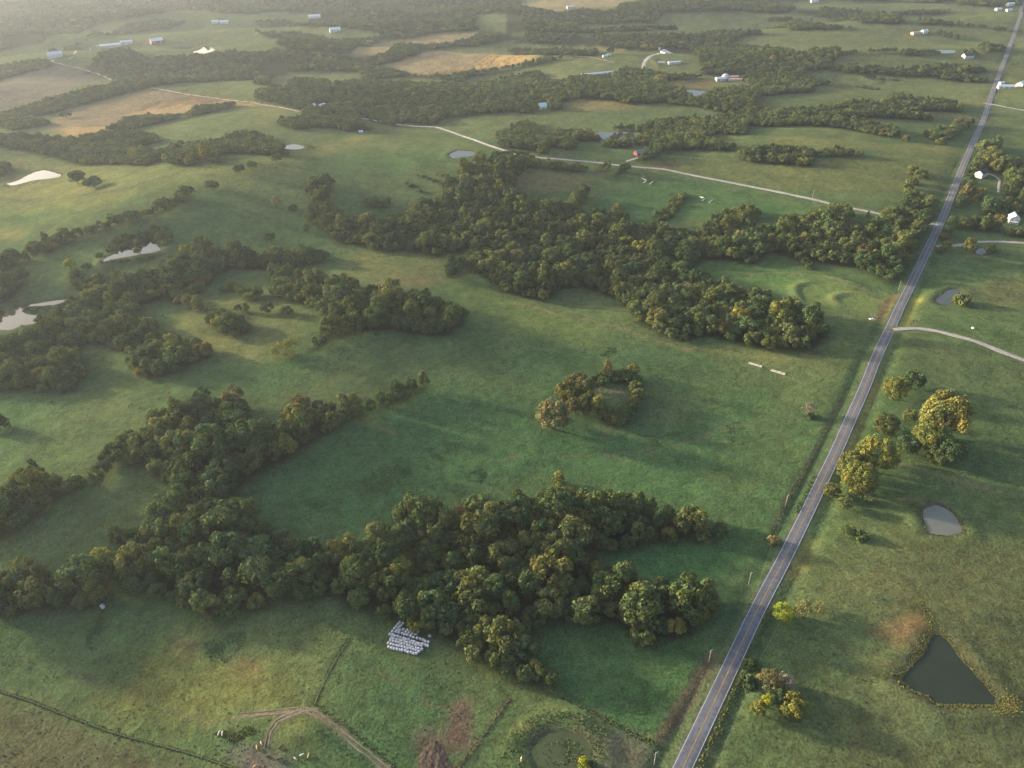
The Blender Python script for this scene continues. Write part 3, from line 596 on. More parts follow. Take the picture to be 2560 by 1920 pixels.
def lowf(x, y, seed, lam):
    r = np.random.RandomState(seed); z = np.zeros_like(x)
    for k in range(7):
        a = r.uniform(0, 6.28); l = lam * r.uniform(.5, 1.6)
        z += np.sin(2 * math.pi * (x * math.cos(a) + y * math.sin(a)) / l + r.uniform(0, 6.28) + 1.5 * np.sin((x * math.sin(a) - y * math.cos(a)) / l * 3))
    return z / 4.0
col = np.empty((len(gx), 3))
n1 = np.clip(0.5 + 0.5 * lowf(gx, gy, 5, 190), 0, 1)[:, None]; n2 = np.clip(0.5 + 0.5 * lowf(gx, gy, 9, 60), 0, 1)[:, None]
col[:] = np.array(GR) * (1 - n1) + np.array((.082, .108, .038)) * n1
fy = (sstep(800, 1500, gy) * .5)[:, None]; col = col * (1 - fy) + np.array((.115, .122, .048)) * fy  # far fields: golden sunlight, with dry grass, mixed into the ground colour
col *= 0.9 + 0.2 * n2
wob = 4.0 * lowf(gx, gy, 21, 34) + 1.6 * lowf(gx, gy, 22, 11)
def paint(P, c, soft, k):
    R = soft * 2 + 8
    m = np.nonzero((gx > P[:, 0].min() - R) & (gx < P[:, 0].max() + R) & (gy > P[:, 1].min() - R) & (gy < P[:, 1].max() + R))[0]
    if not len(m): return
    s = poly_sdf(P, gx[m], gy[m]) + wob[m] * min(1.0, soft / 8.0)
    w = (1 - sstep(-soft, soft, s))[:, None] * k
    col[m] = col[m] * (1 - w) + np.array(c) * (0.93 + 0.14 * n2[m]) * w
for P, c, soft, k in COVER: paint(P, c, soft, k)
for L, w_, c, k in COVLINES:
    R = w_ * 3 + 4
    m = np.nonzero((gx > L[:, 0].min() - R) & (gx < L[:, 0].max() + R) & (gy > L[:, 1].min() - R) & (gy < L[:, 1].max() + R))[0]
    if len(m):
        d, _a = line_dist(L, gx[m], gy[m])
        w = (1 - sstep(w_ * .5, w_ * 1.6, d + .25 * wob[m]))[:, None] * k
        col[m] = col[m] * (1 - w) + np.array(c) * w
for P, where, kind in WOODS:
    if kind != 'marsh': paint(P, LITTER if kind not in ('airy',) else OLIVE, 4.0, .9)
for P, lvl, c_, lb in PONDS:       # wet margin
    m = np.nonzero((gx > P[:, 0].min() - 8) & (gx < P[:, 0].max() + 8) & (gy > P[:, 1].min() - 8) & (gy < P[:, 1].max() + 8))[0]
    if len(m):
        s = poly_sdf(P, gx[m], gy[m]); w = (1 - sstep(1.0, 4.5, s + .3 * wob[m]))[:, None] * .8
        col[m] = col[m] * (1 - w) + np.array((.060, .058, .036)) * w
for nm, L, zl, hw, kd, lb in ROADS:
    R = hw + 8
    m = np.nonzero((gx > L[:, 0].min() - R) & (gx < L[:, 0].max() + R) & (gy > L[:, 1].min() - R) & (gy < L[:, 1].max() + R))[0]
    if len(m):
        d, _a = line_dist(L, gx[m], gy[m])
        if kd == 'asphalt':
            w = (1 - sstep(hw, hw + 2.2, d))[:, None] * .75
            col[m] = col[m] * (1 - w) + np.array((.10, .105, .06)) * w
            w = np.exp(-0.5 * ((d - hw - 5.5) / 2.0) ** 2)[:, None] * .45
            col[m] = col[m] * (1 - w) + np.array((.036, .066, .030)) * w
        elif kd != 'dirt':
            w = (1 - sstep(hw, hw + 2.0, d))[:, None] * .6
            col[m] = col[m] * (1 - w) + np.array((.12, .115, .06)) * w

col *= np.array((.97, .97, 1.0)); col[:, 2] *= 1.0 + .17 * sstep(.80, 1.05, col[:, 1] / col[:, 0])
gm = bpy.data.materials.new('meadow'); gm.use_nodes = True
nt = gm.node_tree; N = nt.nodes; Lk = nt.links
bs = N['Principled BSDF']; bs.inputs['Roughness'].default_value = 1.0; bs.inputs['Specular IOR Level'].default_value = 0.0
tc = N.new('ShaderNodeTexCoord')
at_ = N.new('ShaderNodeAttribute'); at_.attribute_name = 'cover'
def noise(scale, detail=3, rough=.55, dist=0.0):
    n = N.new('ShaderNodeTexNoise'); n.inputs['Scale'].default_value = scale; n.inputs['Detail'].default_value = detail
    n.inputs['Roughness'].default_value = rough; n.inputs['Distortion'].default_value = dist
    Lk.new(tc.outputs['Object'], n.inputs['Vector']); return n
def mrange(src, a, b, c, d):
    m = N.new('ShaderNodeMapRange'); m.inputs[1].default_value = a; m.inputs[2].default_value = b; m.inputs[3].default_value = c; m.inputs[4].default_value = d
    Lk.new(src, m.inputs[0]); return m.outputs[0]
def math_(op, a, b):
    m = N.new('ShaderNodeMath'); m.operation = op
    for k, q in enumerate((a, b)):
        if isinstance(q, (int, float)): m.inputs[k].default_value = q
        else: Lk.new(q, m.inputs[k])
    return m.outputs[0]
nA, nB, nC, nD = noise(.9, 5, .65), noise(.16, 4, .6, .6), noise(.035, 4, .6, .8), noise(.012, 3)
wv = N.new('ShaderNodeTexWave'); wv.inputs['Scale'].default_value = .075; wv.inputs['Distortion'].default_value = 18; wv.inputs['Detail'].default_value = 3
wv.inputs['Detail Scale'].default_value = .25
mp = N.new('ShaderNodeMapping'); mp.inputs['Rotation'].default_value = (0, 0, 1.25)
Lk.new(tc.outputs['Object'], mp.inputs[0]); Lk.new(mp.outputs[0], wv.inputs[0])
f = math_('MULTIPLY', mrange(nA.outputs[0], .3, .7, .55, 1.45), mrange(nB.outputs[0], .3, .7, .72, 1.28))
f = math_('MULTIPLY', f, mrange(nC.outputs[0], .3, .7, .86, 1.14))
f = math_('MULTIPLY', f, mrange(wv.outputs[1], 0, 1, .97, 1.03))
hs = N.new('ShaderNodeMixRGB'); hs.blend_type = 'MULTIPLY'
Lk.new(mrange(nC.outputs[0], .42, .68, 0.0, .42), hs.inputs[0]); Lk.new(at_.outputs['Color'], hs.inputs[1]); hs.inputs[2].default_value = (1.32, 1.06, .92, 1)
h2 = N.new('ShaderNodeMixRGB'); h2.blend_type = 'MULTIPLY'
Lk.new(mrange(nB.outputs[0], .50, .66, 0.0, .6), h2.inputs[0]); Lk.new(hs.outputs[0], h2.inputs[1]); h2.inputs[2].default_value = (.80, .98, .88, 1)
sc3 = N.new('ShaderNodeVectorMath'); sc3.operation = 'SCALE'
Lk.new(h2.outputs[0], sc3.inputs[0]); Lk.new(f, sc3.inputs['Scale'])
Lk.new(sc3.outputs[0], bs.inputs['Base Color'])
bp = N.new('ShaderNodeBump'); bp.inputs['Strength'].default_value = .8; bp.inputs['Distance'].default_value = .5
hsum = math_('ADD', math_('MULTIPLY', nA.outputs[0], .5), math_('MULTIPLY', nB.outputs[0], 1.6))
Lk.new(hsum, bp.inputs['Height']); Lk.new(bp.outputs[0], bs.inputs['Normal'])
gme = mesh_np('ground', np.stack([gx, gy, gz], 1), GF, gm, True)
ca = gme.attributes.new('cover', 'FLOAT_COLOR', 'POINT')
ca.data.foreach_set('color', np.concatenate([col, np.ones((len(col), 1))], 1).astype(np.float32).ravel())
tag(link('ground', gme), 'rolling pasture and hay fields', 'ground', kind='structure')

# ------------------------------------------------------------------ road sheets
def road_mat(kd):
    m = bpy.data.materials.new(kd + '_surface'); m.use_nodes = True
    t = m.node_tree; b = t.nodes['Principled BSDF']; b.inputs['Roughness'].default_value = .75 if kd == 'asphalt' else .95
    b.inputs['Specular IOR Level'].default_value = .3 if kd == 'asphalt' else .1
    c0, c1 = {'asphalt': ((.074, .081, .102), (.120, .129, .155)), 'gravel': ((.22, .215, .205), (.37, .36, .34)),
              'pinkgravel': ((.26, .21, .18), (.38, .31, .26)), 'dirt': ((.10, .085, .06), (.18, .15, .115))}[kd]
    tcc = t.nodes.new('ShaderNodeTexCoord'); nz = t.nodes.new('ShaderNodeTexNoise'); nz.inputs['Scale'].default_value = .5; nz.inputs['Detail'].default_value = 6
    t.links.new(tcc.outputs['Object'], nz.inputs[0])
    rp = t.nodes.new('ShaderNodeValToRGB'); rp.color_ramp.elements[0].position = .35; rp.color_ramp.elements[1].position = .68
    rp.color_ramp.elements[0].color = (*c0, 1); rp.color_ramp.elements[1].color = (*c1, 1)
    uv = t.nodes.new('ShaderNodeAttribute'); uv.attribute_name = 'across'     # -1 .. 1 across the road: wheel paths
    ab = t.nodes.new('ShaderNodeMath'); ab.operation = 'ABSOLUTE'; t.links.new(uv.outputs['Fac'], ab.inputs[0])
    pk = t.nodes.new('ShaderNodeMath'); pk.operation = 'PINGPONG'; pk.inputs[1].default_value = .25; t.links.new(ab.outputs[0], pk.inputs[0])
    mr = t.nodes.new('ShaderNodeMapRange'); mr.inputs[1].default_value = .04; mr.inputs[2].default_value = .2; mr.inputs[3].default_value = -.10; mr.inputs[4].default_value = .10
    t.links.new(pk.outputs[0], mr.inputs[0])
    ad = t.nodes.new('ShaderNodeMath'); t.links.new(nz.outputs[0], ad.inputs[0]); t.links.new(mr.outputs[0], ad.inputs[1])
    n9 = t.nodes.new('ShaderNodeTexNoise'); n9.inputs['Scale'].default_value = .045; n9.inputs['Detail'].default_value = 5; t.links.new(tcc.outputs['Object'], n9.inputs[0])
    m9 = t.nodes.new('ShaderNodeMapRange'); m9.inputs[1].default_value = .35; m9.inputs[2].default_value = .65; m9.inputs[3].default_value = -.16; m9.inputs[4].default_value = .16; t.links.new(n9.outputs[0], m9.inputs[0])
    a9 = t.nodes.new('ShaderNodeMath'); t.links.new(ad.outputs[0], a9.inputs[0]); t.links.new(m9.outputs[0], a9.inputs[1])
    t.links.new(a9.outputs[0], rp.inputs[0]); t.links.new(rp.outputs[0], b.inputs['Base Color'])
    return m
RM = {k: road_mat(k) for k in ('asphalt', 'gravel', 'pinkgravel', 'dirt')}
M_WHITE_LINE = mat('white_road_paint', (.42, .43, .44), .7, (.6, .25))
M_YELLOW_LINE = mat('yellow_road_paint', (.42, .26, .09), .7, (.6, .25))
def frame(L):
    t = np.gradient(L, axis=0); t /= np.linalg.norm(t, axis=1)[:, None] + 1e-9
    return np.stack([t[:, 1], -t[:, 0]], 1)
def ribbon(name, L, z, offs, dz, m, parent=None, edge=0.0, seed=0):
    n = frame(L); k = len(offs); V = []
    r = np.random.RandomState(seed)
    j = r.normal(0, 1, (len(L), 2)) * edge
    for q, o in enumerate(offs):
        oo = o + (j[:, 0] if q == 0 else j[:, 1] if q == k - 1 else 0)
        V.append(np.column_stack([L + n * np.reshape(oo, (-1, 1)), z + dz - (0.10 if q in (0, k - 1) and k > 3 else 0)]))
    V = np.stack(V, 1); cnt = len(L)
    ii = np.arange(cnt * k).reshape(cnt, k)
    Fq = np.stack([ii[:-1, :-1].ravel(), ii[1:, :-1].ravel(), ii[1:, 1:].ravel(), ii[:-1, 1:].ravel()], 1)
    me = mesh_np(name, V.reshape(-1, 3), Fq[:, ::-1], m, True)
    a = me.attributes.new('across', 'FLOAT', 'POINT')
    a.data.foreach_set('value', np.tile(np.linspace(-1, 1, k), cnt).astype(np.float32))
    return link(name, me, parent)
for q, (nm, L, zl, hw, kd, lb) in enumerate(ROADS):
    offs = [-hw - .05, -hw * .86, -hw * .4, 0, hw * .4, hw * .86, hw + .05]
    if kd == 'dirt':        # two worn wheel ruts with grass between
        Lr = L + NR.normal(0, .12, L.shape)
        o = ribbon(nm, Lr, zl, [-hw - .42, -hw - .2, -hw, -hw + .2, -hw + .42], -.12, RM[kd], None, .22, q)
        ribbon('rut', Lr, zl, [hw - .42, hw - .2, hw, hw + .2, hw + .42], -.12, RM[kd], o, .22, q + 50)
    else:
        o = ribbon(nm, L, zl, offs, 0.0, RM[kd], None, .10 if kd == 'asphalt' else .35, q)
    tag(o, lb, 'road', kind='structure')
    if kd == 'asphalt':
        for s in (-1, 1):
            ribbon('edge_line', L, zl, [s * (hw - .34) - .10, s * (hw - .34) + .10], .012, M_WHITE_LINE, o)
            ribbon('centre_line', L, zl, [s * .16 - .07, s * .16 + .07], .012, M_YELLOW_LINE, o)

# ------------------------------------------------------------------ water
def water(c):
    m = bpy.data.materials.new('pond_water'); m.use_nodes = True
    t = m.node_tree; b = t.nodes['Principled BSDF']
    b.inputs['Base Color'].default_value = (*c, 1); b.inputs['Roughness'].default_value = .04; b.inputs['IOR'].default_value = 1.33
    tcc = t.nodes.new('ShaderNodeTexCoord'); nz = t.nodes.new('ShaderNodeTexNoise'); nz.inputs['Scale'].default_value = 1.1; nz.inputs['Detail'].default_value = 3
    t.links.new(tcc.outputs['Object'], nz.inputs[0])
    bb = t.nodes.new('ShaderNodeBump'); bb.inputs['Strength'].default_value = .05; bb.inputs['Distance'].default_value = .05
    t.links.new(nz.outputs[0], bb.inputs['Height']); t.links.new(bb.outputs[0], b.inputs['Normal'])
    n2_ = t.nodes.new('ShaderNodeTexNoise'); n2_.inputs['Scale'].default_value = .09; n2_.inputs['Detail'].default_value = 4
    t.links.new(tcc.outputs['Object'], n2_.inputs[0])
    mr = t.nodes.new('ShaderNodeMapRange'); mr.inputs[3].default_value = .75; mr.inputs[4].default_value = 1.25; t.links.new(n2_.outputs[0], mr.inputs[0])
    vm = t.nodes.new('ShaderNodeVectorMath'); vm.operation = 'SCALE'; vm.inputs[0].default_value = c; t.links.new(mr.outputs[0], vm.inputs['Scale'])
    t.links.new(vm.outputs[0], b.inputs['Base Color'])
    return m
for P, lvl, c_, lb in PONDS:
    me = bpy.data.meshes.new('pond')
    c0 = P.mean(0); Q = c0 + (P - c0) * 1.0
    me.from_pydata([(p[0], p[1], lvl) for p in Q], [], [tuple(range(len(Q)))]); me.update()
    if me.polygons[0].normal.z < 0: me.flip_normals()
    me.materials.append(water(c_))
    tag(link('pond', me), lb, 'pond', kind='structure')

# ------------------------------------------------------------------ trees
def leaf_mat(name, trans=.22):
    m = bpy.data.materials.new(name); m.use_nodes = True
    t = m.node_tree; t.nodes.remove(t.nodes['Principled BSDF'])
    tint = t.nodes.new('ShaderNodeAttribute'); tint.attribute_type = 'INSTANCER'; tint.attribute_name = 'tint'
    lv = t.nodes.new('ShaderNodeAttribute'); lv.attribute_name = 'leafv'
    vm = t.nodes.new('ShaderNodeVectorMath'); vm.operation = 'MULTIPLY'
    t.links.new(tint.outputs['Color'], vm.inputs[0]); t.links.new(lv.outputs['Color'], vm.inputs[1])
    df = t.nodes.new('ShaderNodeBsdfDiffuse'); tl = t.nodes.new('ShaderNodeBsdfTranslucent'); mx = t.nodes.new('ShaderNodeMixShader')
    mx.inputs[0].default_value = trans
    for d in (df, tl): t.links.new(vm.outputs[0], d.inputs['Color'])
    t.links.new(df.outputs[0], mx.inputs[1]); t.links.new(tl.outputs[0], mx.inputs[2])
    t.links.new(mx.outputs[0], t.nodes['Material Output'].inputs['Surface'])
    return m
M_LEAF = leaf_mat('foliage')
M_BARK = mat('bark', (.085, .066, .05), .95, (2.0, .35), bump=.4)
M_BARK_PALE = mat('pale_bark', (.26, .24, .21), .95, (2.0, .3), bump=.3)

def leaf_cloud(rs, blobs, n_leaf, size, up=.25):
    """leaf sprays over the shells of many small clumps; blobs are (centre, radius)"""
    cs = np.array([b[0] for b in blobs]); rr = np.array([b[1] for b in blobs])
    w = rr ** 2; cnt = np.maximum(6, (n_leaf * w / w.sum()).astype(int))
    bi = np.repeat(np.arange(len(cs)), cnt); n = len(bi)
    d = rs.normal(0, 1, (n, 3)); d[:, 2] += up; d /= np.linalg.norm(d, axis=1)[:, None]
    p = cs[bi] + d * (rr[bi] * rs.uniform(.72, 1.06, n))[:, None]
    nrm = d + rs.normal(0, .42, (n, 3)); nrm /= np.linalg.norm(nrm, axis=1)[:, None]
    a = np.cross(nrm, rs.normal(0, 1, (n, 3))); a /= np.linalg.norm(a, axis=1)[:, None]
    b = np.cross(nrm, a)
    s = size * rs.uniform(.6, 1.35, n)[:, None]; s2 = s * rs.uniform(.55, .95, n)[:, None]
    V = np.stack([p - a * s, p - b * s2 + nrm * s * .15, p + a * s, p + b * s2 - nrm * s * .1], 1).reshape(-1, 3)
    F = np.arange(4 * n).reshape(n, 4)
    blobv = rs.uniform(.78, 1.25, len(cs))
    lv = blobv[bi] * rs.uniform(.72, 1.28, n)
    hue = rs.normal(0, .10, len(cs))[bi] + rs.normal(0, .05, n)
    lc = np.stack([lv * (1 + hue), lv, lv * (1 - hue), np.ones(n)], 1)
    return V, F, lc
def crown_mesh(name, rs, blobs, n_leaf, size, up=.25):
    V, F, lc = leaf_cloud(rs, blobs, n_leaf, size, up)
    me = mesh_np(name, V, F, M_LEAF)
    a = me.attributes.new('leafv', 'FLOAT_COLOR', 'CORNER')
    a.data.foreach_set('color', np.repeat(lc, 4, axis=0).astype(np.float32).ravel())
    return me
def blobs_round(rs, R, zc, ry, n, br, low=-.55):
    out = []
    lump = [(rs.normal(0, 1, 3), rs.uniform(.75, 1.15)) for _ in range(6)]
    while len(out) < n:
        d = rs.normal(0, 1, 3); d /= np.linalg.norm(d)
        if d[2] < low: continue
        k = 1.0
        for ld, lm in lump:
            ld = ld / np.linalg.norm(ld); k += .22 * (lm - .95) * 4 * max(0, float(d @ ld)) ** 3
        f_ = rs.uniform(.55, 1.0) ** .6 * k
        out.append(((d[0] * R * f_, d[1] * R * f_, zc + d[2] * ry * f_), br * rs.uniform(.65, 1.35)))
    return out
CROWNS = {}
for v in range(9):
    rs = np.random.RandomState(100 + v)
    R = 5.0 + .35 * (v % 4); h = rs.uniform(.82, 1.1)
    CROWNS['broad%d' % v] = crown_mesh('crown_broad', rs, blobs_round(rs, R, 7.6 * h, 5.4 * h, 34, 1.75), 2300, .50)
for v in range(4):
    rs = np.random.RandomState(140 + v)
    CROWNS['oval%d' % v] = crown_mesh('crown_oval', rs, blobs_round(rs, 3.9, 9.0, 7.4, 32, 1.5, -.8), 2000, .46)
for v in range(3):       # big old field tree
    rs = np.random.RandomState(160 + v)
    CROWNS['big%d' % v] = crown_mesh('crown_big', rs, blobs_round(rs, 8.6, 10.2, 8.2, 90, 1.9, -.7), 6500, .46)
for v in range(3):
    rs = np.random.RandomState(180 + v)
    b = []
    for k in range(46):
        t = rs.uniform(0, 1) ** 1.2; a = rs.uniform(0, 6.28); rr = 2.5 * (1 - t) ** .8 + .15
        b.append(((rr * math.cos(a), rr * math.sin(a), .9 + 8.0 * t), .85 * (1 - .55 * t)))
    CROWNS['cedar%d' % v] = crown_mesh('crown_cedar', rs, b, 1700, .34)
for v in range(4):
    rs = np.random.RandomState(200 + v)
    CROWNS['shrub%d' % v] = crown_mesh('crown_shrub', rs, blobs_round(rs, 2.2, 1.5, 1.7, 18, 1.0, -.6), 900, .34)
for v in range(3):       # thin, half-bare crowns
    rs = np.random.RandomState(220 + v)
    CROWNS['airy%d' % v] = crown_mesh('crown_airy', rs, blobs_round(rs, 4.6, 7.0, 4.6, 26, 1.9), 700, .42)
def trunk_mesh(name, rs, h, r, spread, limbs, m, dense=0):
    mb = MB()
    lean = rs.normal(0, .25, 2)
    mb.tube([(0, 0, -.6), (lean[0] * .3, lean[1] * .3, h * .3), (lean[0], lean[1], h * .75)], [r * 1.3, r, r * .6], 7)
    for k in range(limbs):
        a = 6.28 * k / limbs + rs.uniform(-.4, .4); z0 = h * rs.uniform(.3, .7); s = spread * rs.uniform(.6, 1)
        p0 = (lean[0] * z0 / h, lean[1] * z0 / h, z0)
        p1 = (math.cos(a) * s * .5, math.sin(a) * s * .5, z0 + h * .22); p2 = (math.cos(a) * s, math.sin(a) * s, z0 + h * rs.uniform(.35, .6))
        mb.tube([p0, p1, p2], [r * .5, r * .33, r * .12], 5)
        for q in range(dense):
            b_ = a + rs.uniform(-.9, .9); s2 = s * rs.uniform(.6, 1.2)
            mb.tube([p1, (math.cos(b_) * s2, math.sin(b_) * s2, p1[2] + h * rs.uniform(.1, .5))], [r * .22, r * .05], 4)
    return mb.mesh(name, m, True)
TRUNKS = {'broad': [trunk_mesh('trunk', np.random.RandomState(300 + k), 9.5, .32, 3.6, 5, M_BARK) for k in range(3)],
          'big': [trunk_mesh('trunk_big', np.random.RandomState(310 + k), 13, .55, 6.2, 7, M_BARK, 2) for k in range(2)],
          'cedar': [trunk_mesh('trunk_cedar', np.random.RandomState(320), 8.5, .2, .5, 3, M_BARK)],
          'shrub': [trunk_mesh('stems', np.random.RandomState(330), 2.2, .09, 1.3, 5, M_BARK)],
          'airy': [trunk_mesh('trunk_airy', np.random.RandomState(340 + k), 10.5, .28, 4.0, 8, M_BARK_PALE, 5) for k in range(2)]}
TRUNKS['oval'] = TRUNKS['broad']

TINTS = {'dark green': (.070, .104, .044), 'green': (.094, .130, .048), 'olive': (.124, .143, .052), 'yellow-green': (.168, .180, .048),
         'golden': (.188, .190, .058), 'rusty': (.145, .130, .058), 'brownish': (.140, .134, .062), 'lime': (.30, .33, .04), 'grey-pink': (.22, .175, .150)}
def jit(c, s=.14):
    k = 1 + RNG.uniform(-s, s); h = RNG.uniform(-s, s) * .5
    return (c[0] * k * (1 + h), c[1] * k, c[2] * k * (1 - h))
def pick_tint(kind):
    r = RNG.random()
    if kind == 'gold': tab = (('golden', .4), ('olive', .7), ('yellow-green', .85), ('rusty', 1))
    elif kind == 'far': tab = (('dark green', .42), ('green', .74), ('olive', .96), ('yellow-green', .98), ('golden', .992), ('rusty', 1))
    else: tab = (('dark green', .32), ('green', .66), ('olive', .94), ('yellow-green', .972), ('golden', .985), ('rusty', 1))
    for n_, p in tab:
        if r <= p: return n_
NAME = {'broad': 'broadleaf_tree', 'oval': 'broadleaf_tree', 'big': 'oak_tree', 'cedar': 'cedar_tree', 'shrub': 'shrub', 'airy': 'thin_tree'}
def tree(kind, x, y, s, tint, label, group=None, cat='tree', rz=None, sz=1.0, var=None, name=None):
    z = hz(x, y)
    root = empty(name or NAME[kind], (x, y, z - .15), RNG.uniform(0, 6.28) if rz is None else rz)
    root.scale = (s, s, s * sz)
    keys = [k for k in CROWNS if k.startswith(kind)]
    c = link('crown', CROWNS[keys[(RNG.randrange(99) if var is None else var) % len(keys)]], root)
    c['tint'] = tint
    link('trunk' if kind != 'shrub' else 'stems', RNG.choice(TRUNKS[kind]), root)
    tag(root, label, cat, group)
    return root

# scatter points through the woods
TREES = []         # x, y, scale, where, kind
taken = {}
def free(x, y, r):
    cx, cy = int(x // 6), int(y // 6); n = int(r // 6) + 1
    for i in range(cx - n, cx + n + 1):
        for j in range(cy - n, cy + n + 1):
            for (px, py, pr) in taken.get((i, j), ()):
                if (px - x) ** 2 + (py - y) ** 2 < (r * .5 + pr * .5) ** 2: return False
    return True
def put(x, y, r): taken.setdefault((int(x // 6), int(y // 6)), []).append((x, y, r))
road_pts = np.vstack([np.column_stack([L, np.full(len(L), hw)]) for nm, L, zl, hw, kd, lb in ROADS])
for (x, y, hw) in road_pts: put(x, y, 2 * hw + 5)
BUILD_SPOTS = []
def reserve(v, r): p = ground([v])[0]; BUILD_SPOTS.append((p[0], p[1], r)); put(p[0], p[1], 2 * r)
for v_, r_ in (((2187, 476), 13), ((2118, 378), 14), ((2179, 436), 9), ((2154, 440), 5), ((1381, 331), 14), ((1293, 157), 60), ((1469, 112), 55), ((1456, 136), 22),
               ((1556, 172), 16), ((1566, 165), 14), ((1583, 167), 24), ((1172, 231), 14), ((1232, 16), 30), ((120, 120), 24), ((257, 97), 40), ((275, 93), 20), ((339, 89), 24),
               ((465, 47), 20), ((485, 48), 20), ((680, 36), 26), ((724, 66), 20), ((674, 230), 9), ((697, 230), 9), ((1996, 70), 18), ((2089, 122), 14), ((2160, 187), 16), ((2190, 190), 18),
               ((2181, 10), 30), ((2156, 21), 20), ((2179, 23), 20), ((1759, 3), 30)): reserve(v_, r_)
for P, lvl, c_, lb in PONDS:
    for p in P[::2]: put(p[0], p[1], 2)
pond_boxes = [(P, P.min(0), P.max(0)) for P, *_ in PONDS]
def in_pond(x, y):
    for P, a, b in pond_boxes:
        if a[0] < x < b[0] and a[1] < y < b[1] and inside(P, np.array([x]), np.array([y]))[0]: return True
    return False
for P, where, kind in WOODS:
    P = np.asarray(P)
    lo, hi = P.min(0), P.max(0)
    dist = float(np.hypot(*P.mean(0)))
    farness = max(0.0, (dist - 900) / 1500)
    base = {'scrub': 4.2, 'marsh': 2.2, 'airy': 7.5}.get(kind, (10.2 if dist < 480 else 8.9) * (1 + .20 * min(2.5, farness)))
    area = float((hi - lo).prod())
    n_try = int(min(200000, area / 12 if dist < 1300 else area / (base * base) * 8))
    X = NR.uniform(lo[0], hi[0], n_try); Y = NR.uniform(lo[1], hi[1], n_try)
    m = inside(P, X, Y)
    for Cq in CLEAR: m &= ~inside(Cq, X, Y)
    X, Y = X[m], Y[m]
    if where == 'far' and len(X):          # ragged clearings in the farthest woods
        keep_ = (lowf(X, Y, 31, 330) < .55) | (np.hypot(X, Y) < 1900); X, Y = X[keep_], Y[keep_]
    if not len(X): continue
    D = -poly_sdf(P, X, Y)              # how deep inside the wood: crowns must not reach far past its edge
    small = kind in ('scrub', 'marsh')
    for x, y, dd in zip(X, Y, D):
        r = base * (RNG.uniform(.5, .95) if RNG.random() < .45 else RNG.uniform(.9, 1.4))
        if not small:
            r = min(r, (dd + 3.0) * 1.55)
            if r < base * .40: continue
        if not (-60 < y < 6500): continue
        if free(x, y, r) and not in_pond(x, y):
            put(x, y, r); TREES.append((x, y, r / 8.6, where, kind))
print('trees', len(TREES))
# how large each shows: nearest first, the 290 largest are trees of their own
def show(t): return t[2] / math.sqrt(t[0] ** 2 + t[1] ** 2 + CAM_H ** 2)
big_i = sorted([k for k, t in enumerate(TREES) if t[4] in ('wood', 'gold') and t[3] != 'far'], key=lambda k: -show(TREES[k]))
def in_view(x, y, z=6.0):
    d = np.array([x, y, z - CAM_H]); c = d @ cf
    if c < 1: return False
    px, py = 1280 + FOCAL * (d @ cr) / c, 960 - FOCAL * (d @ cu) / c
    return -40 < px < 2600 and -40 < py < 1990
big_i = [k for k in big_i if in_view(TREES[k][0], TREES[k][1])][:290]
solo = set(big_i)
def screen(x, y, z=6.0):
    d = np.array([x, y, z - CAM_H]); c = d @ cf
    return 1280 + FOCAL * (d @ cr) / c, 960 - FOCAL * (d @ cu) / c
by_wood = {}
for k in big_i: by_wood.setdefault(TREES[k][3], []).append(k)
PLACE = {}
for where, ks in by_wood.items():      # say where in its wood each tree stands
    sx = {k: screen(*TREES[k][:2]) for k in ks}
    cols = ['far-left', 'left', 'middle', 'right', 'far-right'] if len(ks) > 25 else ['left', 'right'] if len(ks) > 4 else ['']
    ox = sorted(ks, key=lambda k: sx[k][0]); n_ = len(ks)
    for r_ in range(len(cols)):
        part = sorted(ox[r_ * n_ // len(cols):(r_ + 1) * n_ // len(cols)], key=lambda k: sx[k][1])
        rows = ['back-edge', 'rear', 'centre', 'front', 'front-edge'] if len(part) > 15 else ['back', 'front'] if len(part) > 3 else ['']
        for q, k in enumerate(part): PLACE[k] = (rows[q * len(rows) // len(part)] + ' ' + cols[r_]).strip()
for k in big_i:
    x, y, s, where, kind = TREES[k]
    tn = pick_tint(kind)
    q_ = RNG.random(); tk = 'big' if s > 1.25 and q_ < .5 else 'oval' if q_ < .28 else 'airy' if q_ > .965 else 'broad'
    form = {'big': 'spreading', 'oval': 'tall', 'airy': 'half-bare', 'broad': 'round'}[tk]
    sz_ = 'small' if s < 1.0 else 'large' if s > 1.28 else 'mid-sized'
    tree(tk, x, y, s * RNG.uniform(1.08, 1.32) * (.62 if tk == 'big' else 1.0), jit(TINTS[tn]), '%s %s %s tree, %s of %s' % (sz_, tn, form, PLACE[k] or 'one', where), 'trees of ' + where, sz=RNG.uniform(.78, 1.12))
dups = {}
for o in C.objects:
    if o.get('label') and o.get('group'): dups.setdefault(o['label'], []).append(o)
for lab, os_ in dups.items():
    if len(os_) > 1:
        os_.sort(key=lambda o: screen(o.location.x, o.location.y)[0])
        for q, o in enumerate(os_): o['label'] = ['leftmost', 'second', 'third', 'fourth', 'fifth', 'sixth', 'seventh', 'eighth', 'ninth', 'tenth'][min(q, 9)] + ' ' + lab
solo_crowns = {}
for o in list(C.objects):
    if o.name.startswith('crown'): solo_crowns.setdefault(o.data.name, o)

